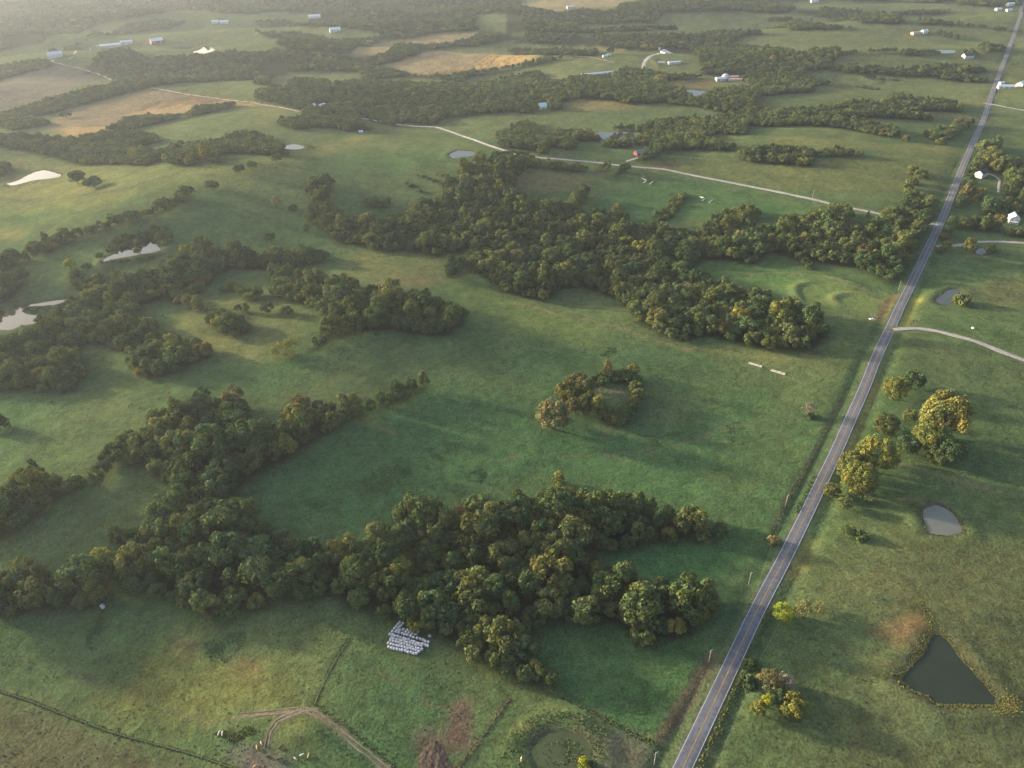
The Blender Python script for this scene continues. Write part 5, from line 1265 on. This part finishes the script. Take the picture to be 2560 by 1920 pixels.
# ------------------------------------------------------------------ cattle
def cow_mesh(name, cols, seed):
    """one continuous skin over a joint skeleton"""
    J = [((.75, 0, 1.12), .36), ((.25, 0, 1.05), .40), ((-.35, 0, 1.05), .40), ((-.80, 0, 1.10), .33),      # chest, barrel, loin, rump
         ((1.05, 0, 1.22), .22), ((1.32, 0, 1.26), .17), ((1.62, 0, 1.10), .10),                                # neck, poll, muzzle
         ((.72, .22, .72), .12), ((.74, .24, .38), .075), ((.72, .24, .05), .075), ((.72, -.22, .72), .12), ((.66, -.24, .38), .075), ((.64, -.24, .05), .075),
         ((-.72, .22, .76), .16), ((-.90, .25, .45), .085), ((-.82, .25, .05), .08), ((-.72, -.22, .76), .16), ((-.84, -.25, .45), .085), ((-.76, -.25, .05), .08),
         ((-1.08, 0, 1.08), .06), ((-1.16, 0, .6), .04), ((1.30, .20, 1.34), .05), ((1.30, -.20, 1.34), .05)]
    E_ = [(0, 1), (1, 2), (2, 3), (0, 4), (4, 5), (5, 6), (0, 7), (7, 8), (8, 9), (0, 10), (10, 11), (11, 12), (3, 13), (13, 14), (14, 15), (3, 16), (16, 17), (17, 18), (3, 19), (19, 20), (5, 21), (5, 22)]
    me = bpy.data.meshes.new(name + '_frame'); me.from_pydata([j[0] for j in J], E_, [])
    o = bpy.data.objects.new(name + '_frame', me); C.objects.link(o)
    sk = o.modifiers.new('skin', 'SKIN'); o.modifiers.new('sub', 'SUBSURF').levels = 1
    for k, (p_, r) in enumerate(J): me.skin_vertices[0].data[k].radius = (r, r)
    me.skin_vertices[0].data[1].use_root = True
    dg = bpy.context.evaluated_depsgraph_get()
    out = bpy.data.meshes.new_from_object(o.evaluated_get(dg)); out.name = name
    bpy.data.objects.remove(o); bpy.data.meshes.remove(me)
    m = bpy.data.materials.new(name + '_hide'); m.use_nodes = True
    t = m.node_tree; b = t.nodes['Principled BSDF']; b.inputs['Roughness'].default_value = .8
    tcc = t.nodes.new('ShaderNodeTexCoord'); nz = t.nodes.new('ShaderNodeTexNoise'); nz.inputs['Scale'].default_value = 1.3; nz.inputs['Detail'].default_value = 1
    mp_ = t.nodes.new('ShaderNodeMapping'); mp_.inputs['Location'].default_value = (seed, seed, 0)
    t.links.new(tcc.outputs['Object'], mp_.inputs[0]); t.links.new(mp_.outputs[0], nz.inputs[0])
    rp = t.nodes.new('ShaderNodeValToRGB'); rp.color_ramp.elements[0].position = .49; rp.color_ramp.elements[1].position = .53
    rp.color_ramp.elements[0].color = (*cols[0], 1); rp.color_ramp.elements[1].color = (*cols[1], 1)
    t.links.new(nz.outputs[0], rp.inputs[0]); t.links.new(rp.outputs[0], b.inputs['Base Color'])
    out.materials.clear(); out.materials.append(m)
    out.polygons.foreach_set('use_smooth', np.ones(len(out.polygons), bool)); out.update()
    return out
COWS = {'white': cow_mesh('cow_white', ((.52, .50, .46), (.48, .45, .41)), 0), 'black': cow_mesh('cow_black', ((.018, .016, .015), (.025, .022, .02)), 1),
        'brown and white': cow_mesh('cow_pied', ((.34, .14, .06), (.50, .46, .40)), 2.3), 'tan': cow_mesh('cow_tan', ((.42, .24, .11), (.46, .28, .14)), 3),
        'grey': cow_mesh('cow_grey', ((.45, .43, .40), (.55, .53, .5)), 4)}
def cz(zx, zy): return ((520 + zx / 7.9) / 1.15732, (1800 + zy / 7.9) / 1.15732)
HERD = [(cz(220, 285), 'white', 1.45, 'left one of two white cows in the foreground pasture'), (cz(290, 290), 'white', 1.7, 'right one of two white cows in the foreground pasture'),
        (cz(400, 420), 'black', 1.2, 'black cow below the two white cows'),
        (cz(1065, 480), 'brown and white', 2.2, 'brown and white cow at the bend of the cattle path'), (cz(975, 565), 'tan', 2.0, 'tan cow above the muddy patch'),
        (cz(1435, 560), 'black', .5, 'black cow on the slope right of the mud'), (cz(1175, 730), 'black', 0, 'black cow standing on the mud'),
        (cz(1370, 805), 'black', .2, 'left black cow of three lying below the bank'), (cz(1465, 790), 'black', 2.8, 'middle black cow of three below the bank'), (cz(1530, 815), 'black', -.4, 'right black cow of three below the bank'),
        (cz(1740, 785), 'brown and white', 2.6, 'brown and white cow under the bank'), (cz(1850, 710), 'grey', .4, 'pale grey cow under the bank'), (cz(1990, 725), 'tan', 1.5, 'tan cow farthest right under the bank'),
        (cz(930, 935), 'tan', .7, 'tan cow at the bottom edge of the picture'), (px(2, 3, 82, 1600), 'brown and white', 1.4, 'brown and white cow beside the weedy stock pond'),
        (px(1, 1, 1060, 560), 'black', .3, 'left one of two black cows in the far lit pasture'), (px(1, 1, 1187, 553), 'black', .1, 'right one of two black cows in the far lit pasture'),
        (px(1, 1, 840, 675), 'black', 1.2, 'black cow near the edge of the far lit pasture'), (px(0, 2, 445, 158), 'black', 0, 'black cow alone in the left pasture'),
        (px(0, 2, 1113, 200), 'black', 1.5, 'left cow of three in the left pasture'), (px(0, 2, 1135, 180), 'black', .4, 'upper cow of three in the left pasture'),
        (px(0, 2, 1212, 213), 'black', .2, 'right cow of three in the left pasture'), (px(0, 2, 1375, 135), 'black', .9, 'black cow nearest the wood in the left pasture'),
        (px(0, 1, 1405, 1068), 'black', .2, 'black cow in the small field below the lake wood')]
for v, c, a, lab in HERD:
    x, y, z = at(v)
    o = link('cow', COWS[c], None, (x, y, z - .03), a, .86); tag(o, lab, 'cow', 'grazing cattle')

# ------------------------------------------------------------------ utility poles
M_POLE = mat('grey_pole_wood', (.34, .31, .28), .9, (3, .25)); M_INS = mat('insulator', (.55, .55, .52), .3)
def pole(v, lab, h=10.5, rz=.55):
    x, y, z = at(v); o = empty('utility_pole', (x, y, z), rz)
    MB().tube([(0, 0, -.5), (0, 0, h * .5), (0, 0, h)], [.17, .145, .11], 8).build('post', M_POLE, o, True)
    arm = MB().box(-1.25, 1.25, -.14, -.02, h - .75, h - .6).build('crossarm', M_POLE, o)
    for s in (-1, 1): MB().tube([(s * .7, -.09, h - .72), (s * .06, -.09, h - 1.3)], .025, 4).build('brace', M_POLE, o)
    for q in (-1.1, -.4, .5, 1.1): MB().tube([(q, -.08, h - .61), (q, -.08, h - .52), (q, -.08, h - .38)], [.03, .06, .045], 6).build('insulator', M_INS, arm)
    tag(o, lab, 'pole', 'utility poles along the road')
pole(px(2, 3, 1700, 742), 'utility pole at the corner of the green field by the road')
pole(px(2, 3, 1228, 1625), 'nearest utility pole, at the bottom edge by the road')
pole(px(2, 3, 2043, 75), 'utility pole opposite the lime yellow tree')
pole(px(3, 1, 1124, 855), 'utility pole at the tip of the terraced field')
pole(px(3, 1, 382, 58), 'utility pole beside the long gravel road')
pole(px(3, 2, 150, 1050), 'utility pole on the left verge opposite the grey pond', 9)

# ------------------------------------------------------------------ fences
M_POST = mat('weathered_fence_post', (.30, .28, .25), .95, (4, .3)); M_WIRE = mat('fence_wire', (.25, .25, .25), .5, metallic=.8)
POSTM = MB().tube([(0, 0, -.3), (0, 0, .6), (0, 0, 1.3)], [.075, .07, .065], 6).mesh('post', M_POST, True)
def fence(pts, lab, step=5.0):
    L = spline(ground(pts), step); z = hfin(L[:, 0], L[:, 1])
    o = empty('wire_fence', (L[0, 0], L[0, 1], z[0]))
    base = np.array([L[0, 0], L[0, 1], z[0]])
    for k in range(len(L)):
        q = link('post', POSTM, o, tuple(np.array([L[k, 0], L[k, 1], z[k]]) - base))
    for h in (.4, .75, 1.1):
        MB().tube([tuple(np.array([a[0], a[1], b + h]) - base) for a, b in zip(L, z)], .012, 3).build('wire', M_WIRE, o)
    tag(o, lab, 'fence')
fence([px(3, 2, 560, 960), px(3, 2, 490, 1120), px(3, 2, 410, 1310), px(3, 2, 330, 1510), px(3, 3, 270, 30), px(3, 3, 185, 230), px(3, 3, 60, 480), px(3, 3, -60, 700)], 'wire fence right of the road above the bottom clump')
fence([px(2, 3, 2080, 960), px(2, 3, 1960, 1200), px(2, 3, 1850, 1430), px(2, 3, 1780, 1640)], 'wire fence right of the road at the bottom edge')
fence([px(3, 2, 690, 60), px(3, 2, 560, 300), px(3, 2, 460, 480), px(3, 2, 340, 720), px(3, 2, 250, 900)], 'wire fence left of the road beside the big field')
fence([px(3, 2, 130, 1130), px(3, 2, 70, 1290), px(2, 3, 2130, 60), px(2, 3, 2000, 330), px(2, 3, 1850, 560)], 'wire fence left of the road above the green field')
fence([px(1, 3, 505, 1110), px(1, 3, 570, 960), px(1, 3, 650, 800), px(1, 3, 800, 560)], 'fence line running up from the dirt track bend')
fence([px(0, 3, 0, 1003), px(0, 3, 210, 1068), px(0, 3, 600, 1218), px(0, 3, 1000, 1363), px(0, 3, 1640, 1538), px(0, 3, 2000, 1662)], 'grassed-over fence across the bottom left corner')
fence([px(1, 3, 1850, 1545), px(1, 3, 1950, 1395), px(1, 3, 2190, 1062)], 'fence left of the weedy stock pond')
fence([px(2, 3, 470, 1075), px(2, 3, 700, 1200), px(2, 3, 900, 1300), px(2, 3, 1110, 1410)], 'fence along the lower edge of the green field')

# ------------------------------------------------------------------ feed bunks
M_CONC = mat('pale_concrete', (.50, .48, .44), .9, (1.5, .18)); M_CONC_IN = mat('bunk_inside', (.36, .33, .28), .9, (3, .25))
def bunk(a, b, lab, w=1.25, h=.75, n=3):
    A, B = ground([a, b], .4); L = float(np.linalg.norm(B - A)); mid = (A + B) / 2
    o = empty('feed_bunk', (mid[0], mid[1], hz(*mid)), math.atan2(B[1] - A[1], B[0] - A[0]))
    s = L / n
    for k in range(n):
        x0, x1 = -L / 2 + k * s + .02, -L / 2 + (k + 1) * s - .02
        mb = MB()
        mb.box(x0, x1, -w / 2, -w / 2 + .14, -.1, h, .03).box(x0, x1, w / 2 - .14, w / 2, -.1, h, .03).box(x0, x0 + .12, -w / 2 + .142, w / 2 - .142, -.1, h - .08).box(x1 - .12, x1, -w / 2 + .142, w / 2 - .142, -.1, h - .08)
        q = mb.build('trough_section', M_CONC, o)
        MB().box(x0 + .122, x1 - .122, -w / 2 + .142, w / 2 - .142, .05, .36).build('trough_floor', M_CONC_IN, q)
    tag(o, lab, 'feed bunk', 'concrete feed bunks')
def bk(zx, zy): return ((1850 + zx / 15.8) / 1.15732, (890 + zy / 15.8) / 1.15732)
bunk(bk(345, 260), bk(870, 415), 'left one of two long concrete feed bunks in the big field', 1.7)
bunk(bk(1225, 550), bk(1785, 715), 'right one of two long concrete feed bunks in the big field', 1.7)
bunk(px(2, 1, 1620, 38), px(2, 1, 1655, 50), 'slanted feed bunk left of a pair below the gravel road', 1.6, n=2)
bunk(px(2, 1, 1645, 75), px(2, 1, 1668, 56), 'feed bunk forming a corner below the gravel road', 1.6, n=2)
bunk(px(2, 1, 1705, 90), px(2, 1, 1735, 68), 'feed bunk right of the corner pair below the gravel road', 1.6, n=2)
bunk(px(2, 0, 1120, 1537), px(2, 0, 1158, 1557), 'upper feed bunk near the junction hedge', 1.6, n=2)
bunk(px(2, 0, 1138, 1578), px(2, 0, 1162, 1560), 'middle feed bunk near the junction hedge', 1.6, n=2)
bunk(px(2, 0, 1190, 1590), px(2, 0, 1216, 1570), 'lower feed bunk near the junction hedge', 1.6, n=2)

# ------------------------------------------------------------------ the white car
M_PAINT = mat('white_car_paint', (.82, .82, .80), .25, (2, .03), spec=.6); M_GLASS = mat('car_glass', (.02, .025, .03), .08, spec=.7)
M_TYRE = mat('tyre', (.02, .02, .02), .9); M_RIM = mat('rim', (.45, .45, .46), .35, metallic=.7); M_LAMP = mat('head_lamp', (.75, .75, .7), .15); M_TAIL = mat('tail_lamp', (.35, .02, .02), .25)
x, y, z = at((1883.5, 691)); x2, y2, _z = at((1870, 690.2))
car = empty('parked_car', (x, y, z), math.atan2(y2 - y, x2 - x))
prof = [(-2.35, .42), (-2.42, .70), (-2.30, .92), (-1.55, .98), (-1.0, 1.42), (-.2, 1.47), (.5, 1.42), (1.15, 1.0), (2.1, .86), (2.38, .66), (2.36, .40)]
rings = []
for yy, k, kz in ((-.86, .97, .97), (-.92, .99, .99), (-.70, 1, 1.02), (0, 1, 1.03), (.70, 1, 1.02), (.92, .99, .99), (.86, .97, .97)):
    rings.append([(px_ * k, yy * (1.0 if pz_ < 1.05 else .82), .32 + (pz_ - .32) * kz) for px_, pz_ in prof] + [(2.0 * k, yy, .26), (-2.0 * k, yy, .26)])
MB().loft(rings).build('body', M_PAINT, car, True)
MB().add([(1.12, -.68, 1.05), (1.12, .68, 1.05), (.58, .62, 1.43), (.58, -.62, 1.43)], [(0, 1, 2, 3)]).build('windscreen', M_GLASS, car, loc=(.05, 0, .03))
MB().add([(-1.52, -.66, 1.03), (-1.52, .66, 1.03), (-1.06, .62, 1.42), (-1.06, -.62, 1.42)], [(3, 2, 1, 0)]).build('rear_window', M_GLASS, car, loc=(-.05, 0, .03))
for s in (-1, 1):
    for a0, a1, b0, b1 in ((-.98, -.12, -.88, -.14), (-.04, .95, -.02, .48)):
        MB().add([(a0, s * .945, 1.0), (a1, s * .945, 1.0), (b1, s * .79, 1.40), (b0, s * .79, 1.40)], [(0, 1, 2, 3) if s < 0 else (3, 2, 1, 0)]).build('side_window', M_GLASS, car)
    MB().box(2.16, 2.40, s * .62 - .16, s * .62 + .16, .66, .80, .03).build('headlight', M_LAMP, car)
    MB().box(-2.44, -2.28, s * .66 - .14, s * .66 + .14, .74, .88, .03).build('tail_light', M_TAIL, car)
    MB().box(.72, .92, s * 1.0 - .09, s * 1.0 + .09, 1.0, 1.14, .03).build('wing_mirror', M_PAINT, car)
    for wx in (-1.42, 1.45):
        w = MB().tube([(wx, s * .72, .33), (wx, s * .95, .33)], .33, 14).build('wheel', M_TYRE, car, True)
        MB().tube([(wx, s * .90, .33), (wx, s * .965, .33)], .19, 10).build('rim', M_RIM, w, True)
tag(car, 'small white car parked on the grass left of the road', 'car')

# ------------------------------------------------------------------ buildings
WALLS = {'white': mat('white_siding', (.55, .55, .54), .7, (2, .05)), 'red': mat('red_siding', (.20, .035, .04), .7, (2, .12)), 'metal': mat('pale_sheet_metal', (.55, .57, .60), .45, (1, .08), metallic=.25),
         'dark': mat('dark_boards', (.07, .06, .06), .8), 'grey': mat('grey_boards', (.30, .30, .31), .8), 'tan': mat('tan_siding', (.45, .36, .28), .8)}
ROOFS = {'white': mat('white_metal_roof', (.60, .62, .64), .35, (1, .05), metallic=.1), 'metal': mat('grey_metal_roof', (.48, .52, .58), .35, (1, .08), metallic=.3), 'blue': mat('blue_metal_roof', (.10, .11, .20), .45, (1, .1), metallic=.1),
         'dark': mat('dark_shingles', (.040, .038, .048), .9, (2, .2)), 'pink': mat('faded_red_roof', (.48, .32, .30), .7, (1, .12)), 'slate': mat('grey_shingles', (.17, .18, .22), .85, (2, .15))}
M_WIN = mat('window_glass', (.03, .035, .045), .1, spec=.6); M_DOOR = mat('door_paint', (.16, .12, .10), .6); M_TRIM = mat('window_trim', (.72, .72, .70), .6)
def building(name, v, L, W, H, R, wall, roof, rz, lab, win=(3, 1), doors=1, end=None, over=.45, lift=0.0, chim=False, porch=False):
    """gabled building: length L along its own x, ridge along x"""
    x, y, z = at(v) if end is None else (0, 0, 0)
    if end is not None:
        A, B = ground([v, end], H * .6); L = float(np.linalg.norm(B - A)); rz = math.atan2(B[1] - A[1], B[0] - A[0]); x, y = (A + B) / 2
        c_, s_ = math.cos(rz), math.sin(rz)
        z = min(hz(x + q * L / 2 * c_, y + q * L / 2 * s_) for q in (-1, 0, 1)) + .6
    else:
        c_, s_ = math.cos(rz), math.sin(rz)
        z = sum(hz(x + a * L / 2 * c_ - b * W / 2 * s_, y + a * L / 2 * s_ + b * W / 2 * c_) for a in (-1, 1) for b in (-1, 1)) / 4 + .25
    o = empty(name, (x, y, z), rz)
    l, w = L / 2, W / 2
    V = [(-l, -w, -2.5), (l, -w, -2.5), (l, w, -2.5), (-l, w, -2.5), (-l, -w, H), (l, -w, H), (l, w, H), (-l, w, H), (-l, 0, H + R), (l, 0, H + R)]
    wl_ = MB().add(V, [(0, 1, 5, 4), (2, 3, 7, 6), (1, 2, 6, 9, 5), (3, 0, 4, 8, 7), (3, 2, 1, 0)]).build('wall', WALLS[wall], o)
    sl = R / w; e = over; t = .18
    rf = MB()
    for s in (-1, 1):
        rf.add([(-l - e, s * (w + e), H - sl * e + .03), (l + e, s * (w + e), H - sl * e + .03), (l + e, 0, H + R + .03), (-l - e, 0, H + R + .03),
                (-l - e, s * (w + e), H - sl * e + .03 + t), (l + e, s * (w + e), H - sl * e + .03 + t), (l + e, 0, H + R + .03 + t), (-l - e, 0, H + R + .03 + t)],
               [(0, 1, 2, 3), (7, 6, 5, 4), (0, 4, 5, 1), (1, 5, 6, 2), (3, 7, 4, 0)] if s > 0 else [(3, 2, 1, 0), (4, 5, 6, 7), (1, 5, 4, 0), (2, 6, 5, 1), (0, 4, 7, 3)])
    ro = rf.build('roof', ROOFS[roof], o)
    if chim: MB().box(l * .3, l * .3 + .8, -.4, .4, H + R * .6, H + R + 1.1).build('chimney', WALLS['red'], ro)
    ww, wh = 1.0, 1.25
    nl, floors = win
    for f_ in range(floors):
        zc = 1.5 + 2.7 * f_
        if zc + wh / 2 > H: break
        for s in (-1, 1):
            for k in range(nl):
                xc = -l + L * (k + .5) / nl
                g_ = MB().box(xc - ww / 2 - .1, xc + ww / 2 + .1, s * w - .05, s * w + .05, zc - wh / 2 - .1, zc + wh / 2 + .1).build('window', M_TRIM, o)
                MB().box(xc - ww / 2, xc + ww / 2, s * w - .07, s * w + .07, zc - wh / 2, zc + wh / 2).build('pane', M_WIN, g_)
            for k in (-.25, .25):
                g_ = MB().box(s * l - .05, s * l + .05, k * W - ww / 2 - .1, k * W + ww / 2 + .1, zc - wh / 2 - .1, zc + wh / 2 + .1).build('window', M_TRIM, o)
                MB().box(s * l - .07, s * l + .07, k * W - ww / 2, k * W + ww / 2, zc - wh / 2, zc + wh / 2).build('pane', M_WIN, g_)
    for k in range(doors):
        xc = -l + L * (k + .5) / doors + (.0 if nl == 0 else L / (2.0 * max(nl, 1)) * (1 if nl > 1 else .0))
        dw, dh = (1.0, 2.1) if nl else (3.4, min(3.2, H - .3))
        d_ = MB().box(xc - dw / 2, xc + dw / 2, -w - .06, -w + .06, -.4, dh).build('door', M_DOOR if nl else WALLS['grey'], o)
        MB().box(xc + dw * .3, xc + dw * .36, -w - .11, -w - .062, .95, 1.1).build('handle', M_RIM, d_)
    if porch:
        MB().box(-l - 2.6, -l - .02, -w * .7, w * .7, 2.5, 2.68).build('porch_roof', ROOFS[roof], o)
        for q in (-.65, 0, .65): MB().box(-l - 2.5, -l - 2.32, q * w - .09, q * w + .09, -1, 2.498).build('porch_post', WALLS['white'], o)
    tag(o, lab, 'house' if 'house' in name else 'barn' if 'barn' in name else 'shed')
    return o
building('farmhouse', (2187, 480), 12, 9, 5.6, 3.6, 'white', 'white', 1.15, 'white two-storey farmhouse at the right edge by the hedge', (4, 2), 1, chim=True, porch=True)
building('farmhouse', (2118, 381), 13.5, 9, 5.0, 3.2, 'white', 'dark', .55, 'house with white ends and dark roof right of the road', (4, 2), 1)
building('garden_shed', (2179, 440), 9, 7, 2.8, 1.8, 'grey', 'slate', .3, 'grey shed among trees above the white farmhouse', (2, 1), 1)
building('garden_shed', (2154.5, 442), 3, 2.6, 2.2, .9, 'white', 'white', .2, 'tiny white shed beside the grey shed', (1, 1), 1)
building('farmhouse', (1381, 334), 14, 9, 3.6, 3.2, 'red', 'slate', .45, 'red farmhouse with grey roof by the gravel road', (4, 1), 1, chim=True)
building('poultry_barn', (1256, 163.5), 100, 14, 3.6, 2.0, 'metal', 'metal', 0, 'very long pale metal poultry barn on the far hill', (0, 0), 6, end=(1331, 149.5))
building('cattle_barn', (1434, 111), 100, 17, 4.2, 3.5, 'white', 'blue', 0, 'long barn with dark blue roof and white front far back', (0, 0), 7, end=(1503, 114))
building('silo_shed', (1424, 109), 5, 5, 5.5, 1.2, 'white', 'white', 0, 'small white box shed at the left end of the blue barn', (1, 1), 1)
building('mobile_house', (1456, 138), 26, 9, 3.2, 1.6, 'white', 'white', .1, 'long white low house below the blue barn', (5, 1), 2)
building('machinery_barn', (1556, 174), 19, 12, 4.2, 2.6, 'white', 'white', .08, 'white metal barn in front of the arched barn', (0, 0), 2)
building('hay_shed', (1582, 169), 24, 8, 3.2, 1.5, 'tan', 'pink', -.05, 'shed with faded pink roof beside the arched barn', (3, 1), 1)
building('hay_shed', (1588, 174), 26, 7, 2.8, 1.2, 'tan', 'pink', -.2, 'lower pink-roofed shed right of the arched barn', (3, 1), 1)
building('field_shed', (1307, 123), 11, 7, 2.8, 1.4, 'white', 'white', .2, 'left one of two small white sheds near the poultry barn', (1, 1), 1)
building('field_shed', (1315, 120.5), 9, 6, 2.8, 1.4, 'white', 'white', .2, 'right one of two small white sheds near the poultry barn', (1, 1), 1)
building('open_shed', (1172, 233), 13, 13, 3.0, 5.5, 'white', 'white', .25, 'white steep-roofed shed beside round trees at mid distance', (1, 1), 1)
building('far_barn', (1232, 17), 22, 12, 4, 3, 'white', 'white', .1, 'white barn in the far tan field at the top', (0, 0), 2)
building('farmhouse', (120, 122), 34, 20, 6, 6, 'white', 'metal', .5, 'white farmhouse at the bend of the far left lane', (4, 2), 1)
building('cattle_barn', (240, 101), 60, 22, 5, 4, 'tan', 'metal', .35, 'long bluish barn on the far left ridge', (0, 0), 4)
building('hay_shed', (274, 94), 34, 18, 5, 4, 'metal', 'metal', .35, 'second bluish barn on the far left ridge', (0, 0), 2)
building('machinery_barn', (339, 92), 36, 24, 6, 7, 'red', 'white', .6, 'barn with white roof and red front on the far left ridge', (0, 0), 2)
building('field_shed', (465, 49), 22, 14, 4.5, 4, 'white', 'white', .1, 'left one of two tiny white sheds on the far ridge', (1, 1), 1)
building('field_shed', (485, 49.5), 30, 14, 4.5, 4, 'white', 'white', .1, 'right one of two tiny white sheds on the far ridge', (1, 1), 1)
building('far_barn', (680, 38), 42, 22, 5, 5, 'white', 'white', .2, 'white barn among the top left woods', (0, 0), 2)
building('far_barn', (724, 67), 32, 20, 5, 5, 'white', 'white', .3, 'white barn in the far green clearing', (0, 0), 2)
building('woodland_house', (674, 232), 13, 10, 3.4, 3.4, 'white', 'white', .4, 'left one of two white roofs in the middle wood', (3, 1), 1)
building('woodland_house', (697, 232), 13, 10, 3.4, 3.4, 'white', 'white', .9, 'right one of two white roofs in the middle wood', (3, 1), 1)
building('field_shed', (780, 287), 6, 4, 2.4, 1.2, 'white', 'white', .2, 'little white shed on the grass below the middle wood', (1, 1), 1)
building('farmhouse', (1996, 72), 15, 11, 5, 4, 'white', 'white', .3, 'white far farmhouse with a row of yard trees', (4, 2), 1)
building('hay_shed', (1977, 74), 20, 11, 4, 2.5, 'tan', 'pink', .2, 'low pink shed left of the far farmhouse', (2, 1), 1)
building('lake_house', (2090, 124), 20, 12, 4, 4, 'white', 'dark', .1, 'dark-roofed far house below the long white pond', (3, 1), 1)
building('cattle_barn', (2172, 190), 26, 12, 3.6, 2.4, 'metal', 'metal', -.3, 'bluish metal barn at the right edge by the far road', (0, 0), 3)
building('farmhouse', (2203, 187), 15, 12, 5, 4, 'white', 'white', .7, 'white house at the right edge beside the bluish barn', (3, 2), 1)
building('field_shed', (2163, 181), 9, 6, 3, 1.6, 'metal', 'white', .2, 'small pale shed left of the bluish barn', (1, 1), 1)
building('far_barn', (2181, 11), 24, 13, 4, 3, 'white', 'white', .2, 'topmost white barn near the far end of the road', (0, 0), 2)
building('field_shed', (2156, 22), 16, 10, 3.5, 3, 'white', 'white', .1, 'left one of two far white sheds near the end of the road', (1, 1), 1)
building('field_shed', (2179, 24), 16, 10, 3.5, 3, 'white', 'metal', .1, 'right one of two far white sheds near the end of the road', (1, 1), 1)
building('far_barn', (1759, 4), 26, 14, 4, 4, 'white', 'metal', .1, 'white building on the top edge far right of centre', (0, 0), 2)
# the arched barn: round metal roof on a low plinth
x, y, z = at((1566, 168)); o = empty('arched_barn', (x, y, z), 1.2)
rg = [[(q, 7.5 * math.cos(a), .3 + 6.2 * math.sin(a)) for a in [math.pi * k / 12 for k in range(13)]] for q in (-11, 11)]
MB().loft(rg).build('arched_roof', ROOFS['white'], o, True)
MB().box(-10.9, 10.9, -7.7, 7.7, -2, .29).build('plinth', M_CONC, o)
MB().box(11.0, 11.1, -2, 2, .3, 4).build('door', WALLS['grey'], o)
tag(o, 'white round-roofed arched barn far right of centre', 'barn')
# pale rubble below the foreground wood, timber beside the bunk
M_STONE = mat('pale_stone', (.52, .52, .50), .9, (3, .2))
def rock(v, s, lab, group=None):
    x, y, z = at(v); rs_ = np.random.RandomState(int(v[0] * 7 + v[1])); mb = MB(); n = 9; rings = []
    for k, (zz, r) in enumerate(((-.2, .8), (.1, 1.0), (.45, .85), (.7, .4))):
        rings.append([(s * r * math.cos(6.283 * q / n) * rs_.uniform(.8, 1.2), s * .7 * r * math.sin(6.283 * q / n) * rs_.uniform(.8, 1.2), s * zz) for q in range(n)])
    mb.loft(rings); o = mb.build('boulder', M_STONE, None, loc=(x, y, z), rz=rs_.uniform(0, 3)); tag(o, lab, 'rock', group)
rock(px(0, 3, 878, 255), 1.2, 'upper pale boulder below the left end of the foreground wood')
rock(px(0, 3, 893, 268), 1.4, 'lower pale boulder below the left end of the foreground wood')
rock(px(3, 1, 1770, 1178), 1.6, 'pale boulder in the grass above the gravel drive')

# the heap of dark earth at the bottom edge
x, y, z = at(px(1, 3, 1520, 1560)); rs_ = np.random.RandomState(4); n = 26
u_ = np.linspace(-1, 1, n); UX, UY = np.meshgrid(u_, u_)
R_ = np.sqrt(UX ** 2 + UY ** 2) * (1 + .18 * np.sin(3 * np.arctan2(UY, UX) + 1))
HH = .55 * np.clip(1 - R_ ** 2, -.15, 1) * (1 + .35 * np.sin(UX * 9 + 2 * UY) * np.sin(UY * 8)) + rs_.uniform(-.22, .22, UX.shape)
ii = np.arange(n * n).reshape(n, n)
hm_ = mesh_np('soil_heap', np.stack([UX.ravel() * 6.5, UY.ravel() * 8.5, HH.ravel() - .12], 1), np.stack([ii[:-1, :-1].ravel(), ii[:-1, 1:].ravel(), ii[1:, 1:].ravel(), ii[1:, :-1].ravel()], 1), mat('dark_earth', (.075, .055, .042), 1.0, (.7, .4), bump=.5), True)
tag(link('soil_heap', hm_, None, (x, y, z), .3), 'low heap of dark brown earth at the bottom edge', 'soil heap')

# ------------------------------------------------------------------ air
HAZE_DENSITY = 0.00005
hb = MB().box(-45000, 45000, -45000, 45000, -80, 335)
hm = bpy.data.materials.new('haze_air'); hm.use_nodes = True
ht = hm.node_tree; ht.nodes.remove(ht.nodes['Principled BSDF'])
pv = ht.nodes.new('ShaderNodeVolumePrincipled')
pv.inputs['Color'].default_value = (.74, .84, 1.0, 1); pv.inputs['Density'].default_value = HAZE_DENSITY; pv.inputs['Anisotropy'].default_value = .3
ht.links.new(pv.outputs[0], ht.nodes['Material Output'].inputs['Volume'])
tag(hb.build('haze', hm), 'thin evening haze over the whole valley', 'haze', kind='stuff')
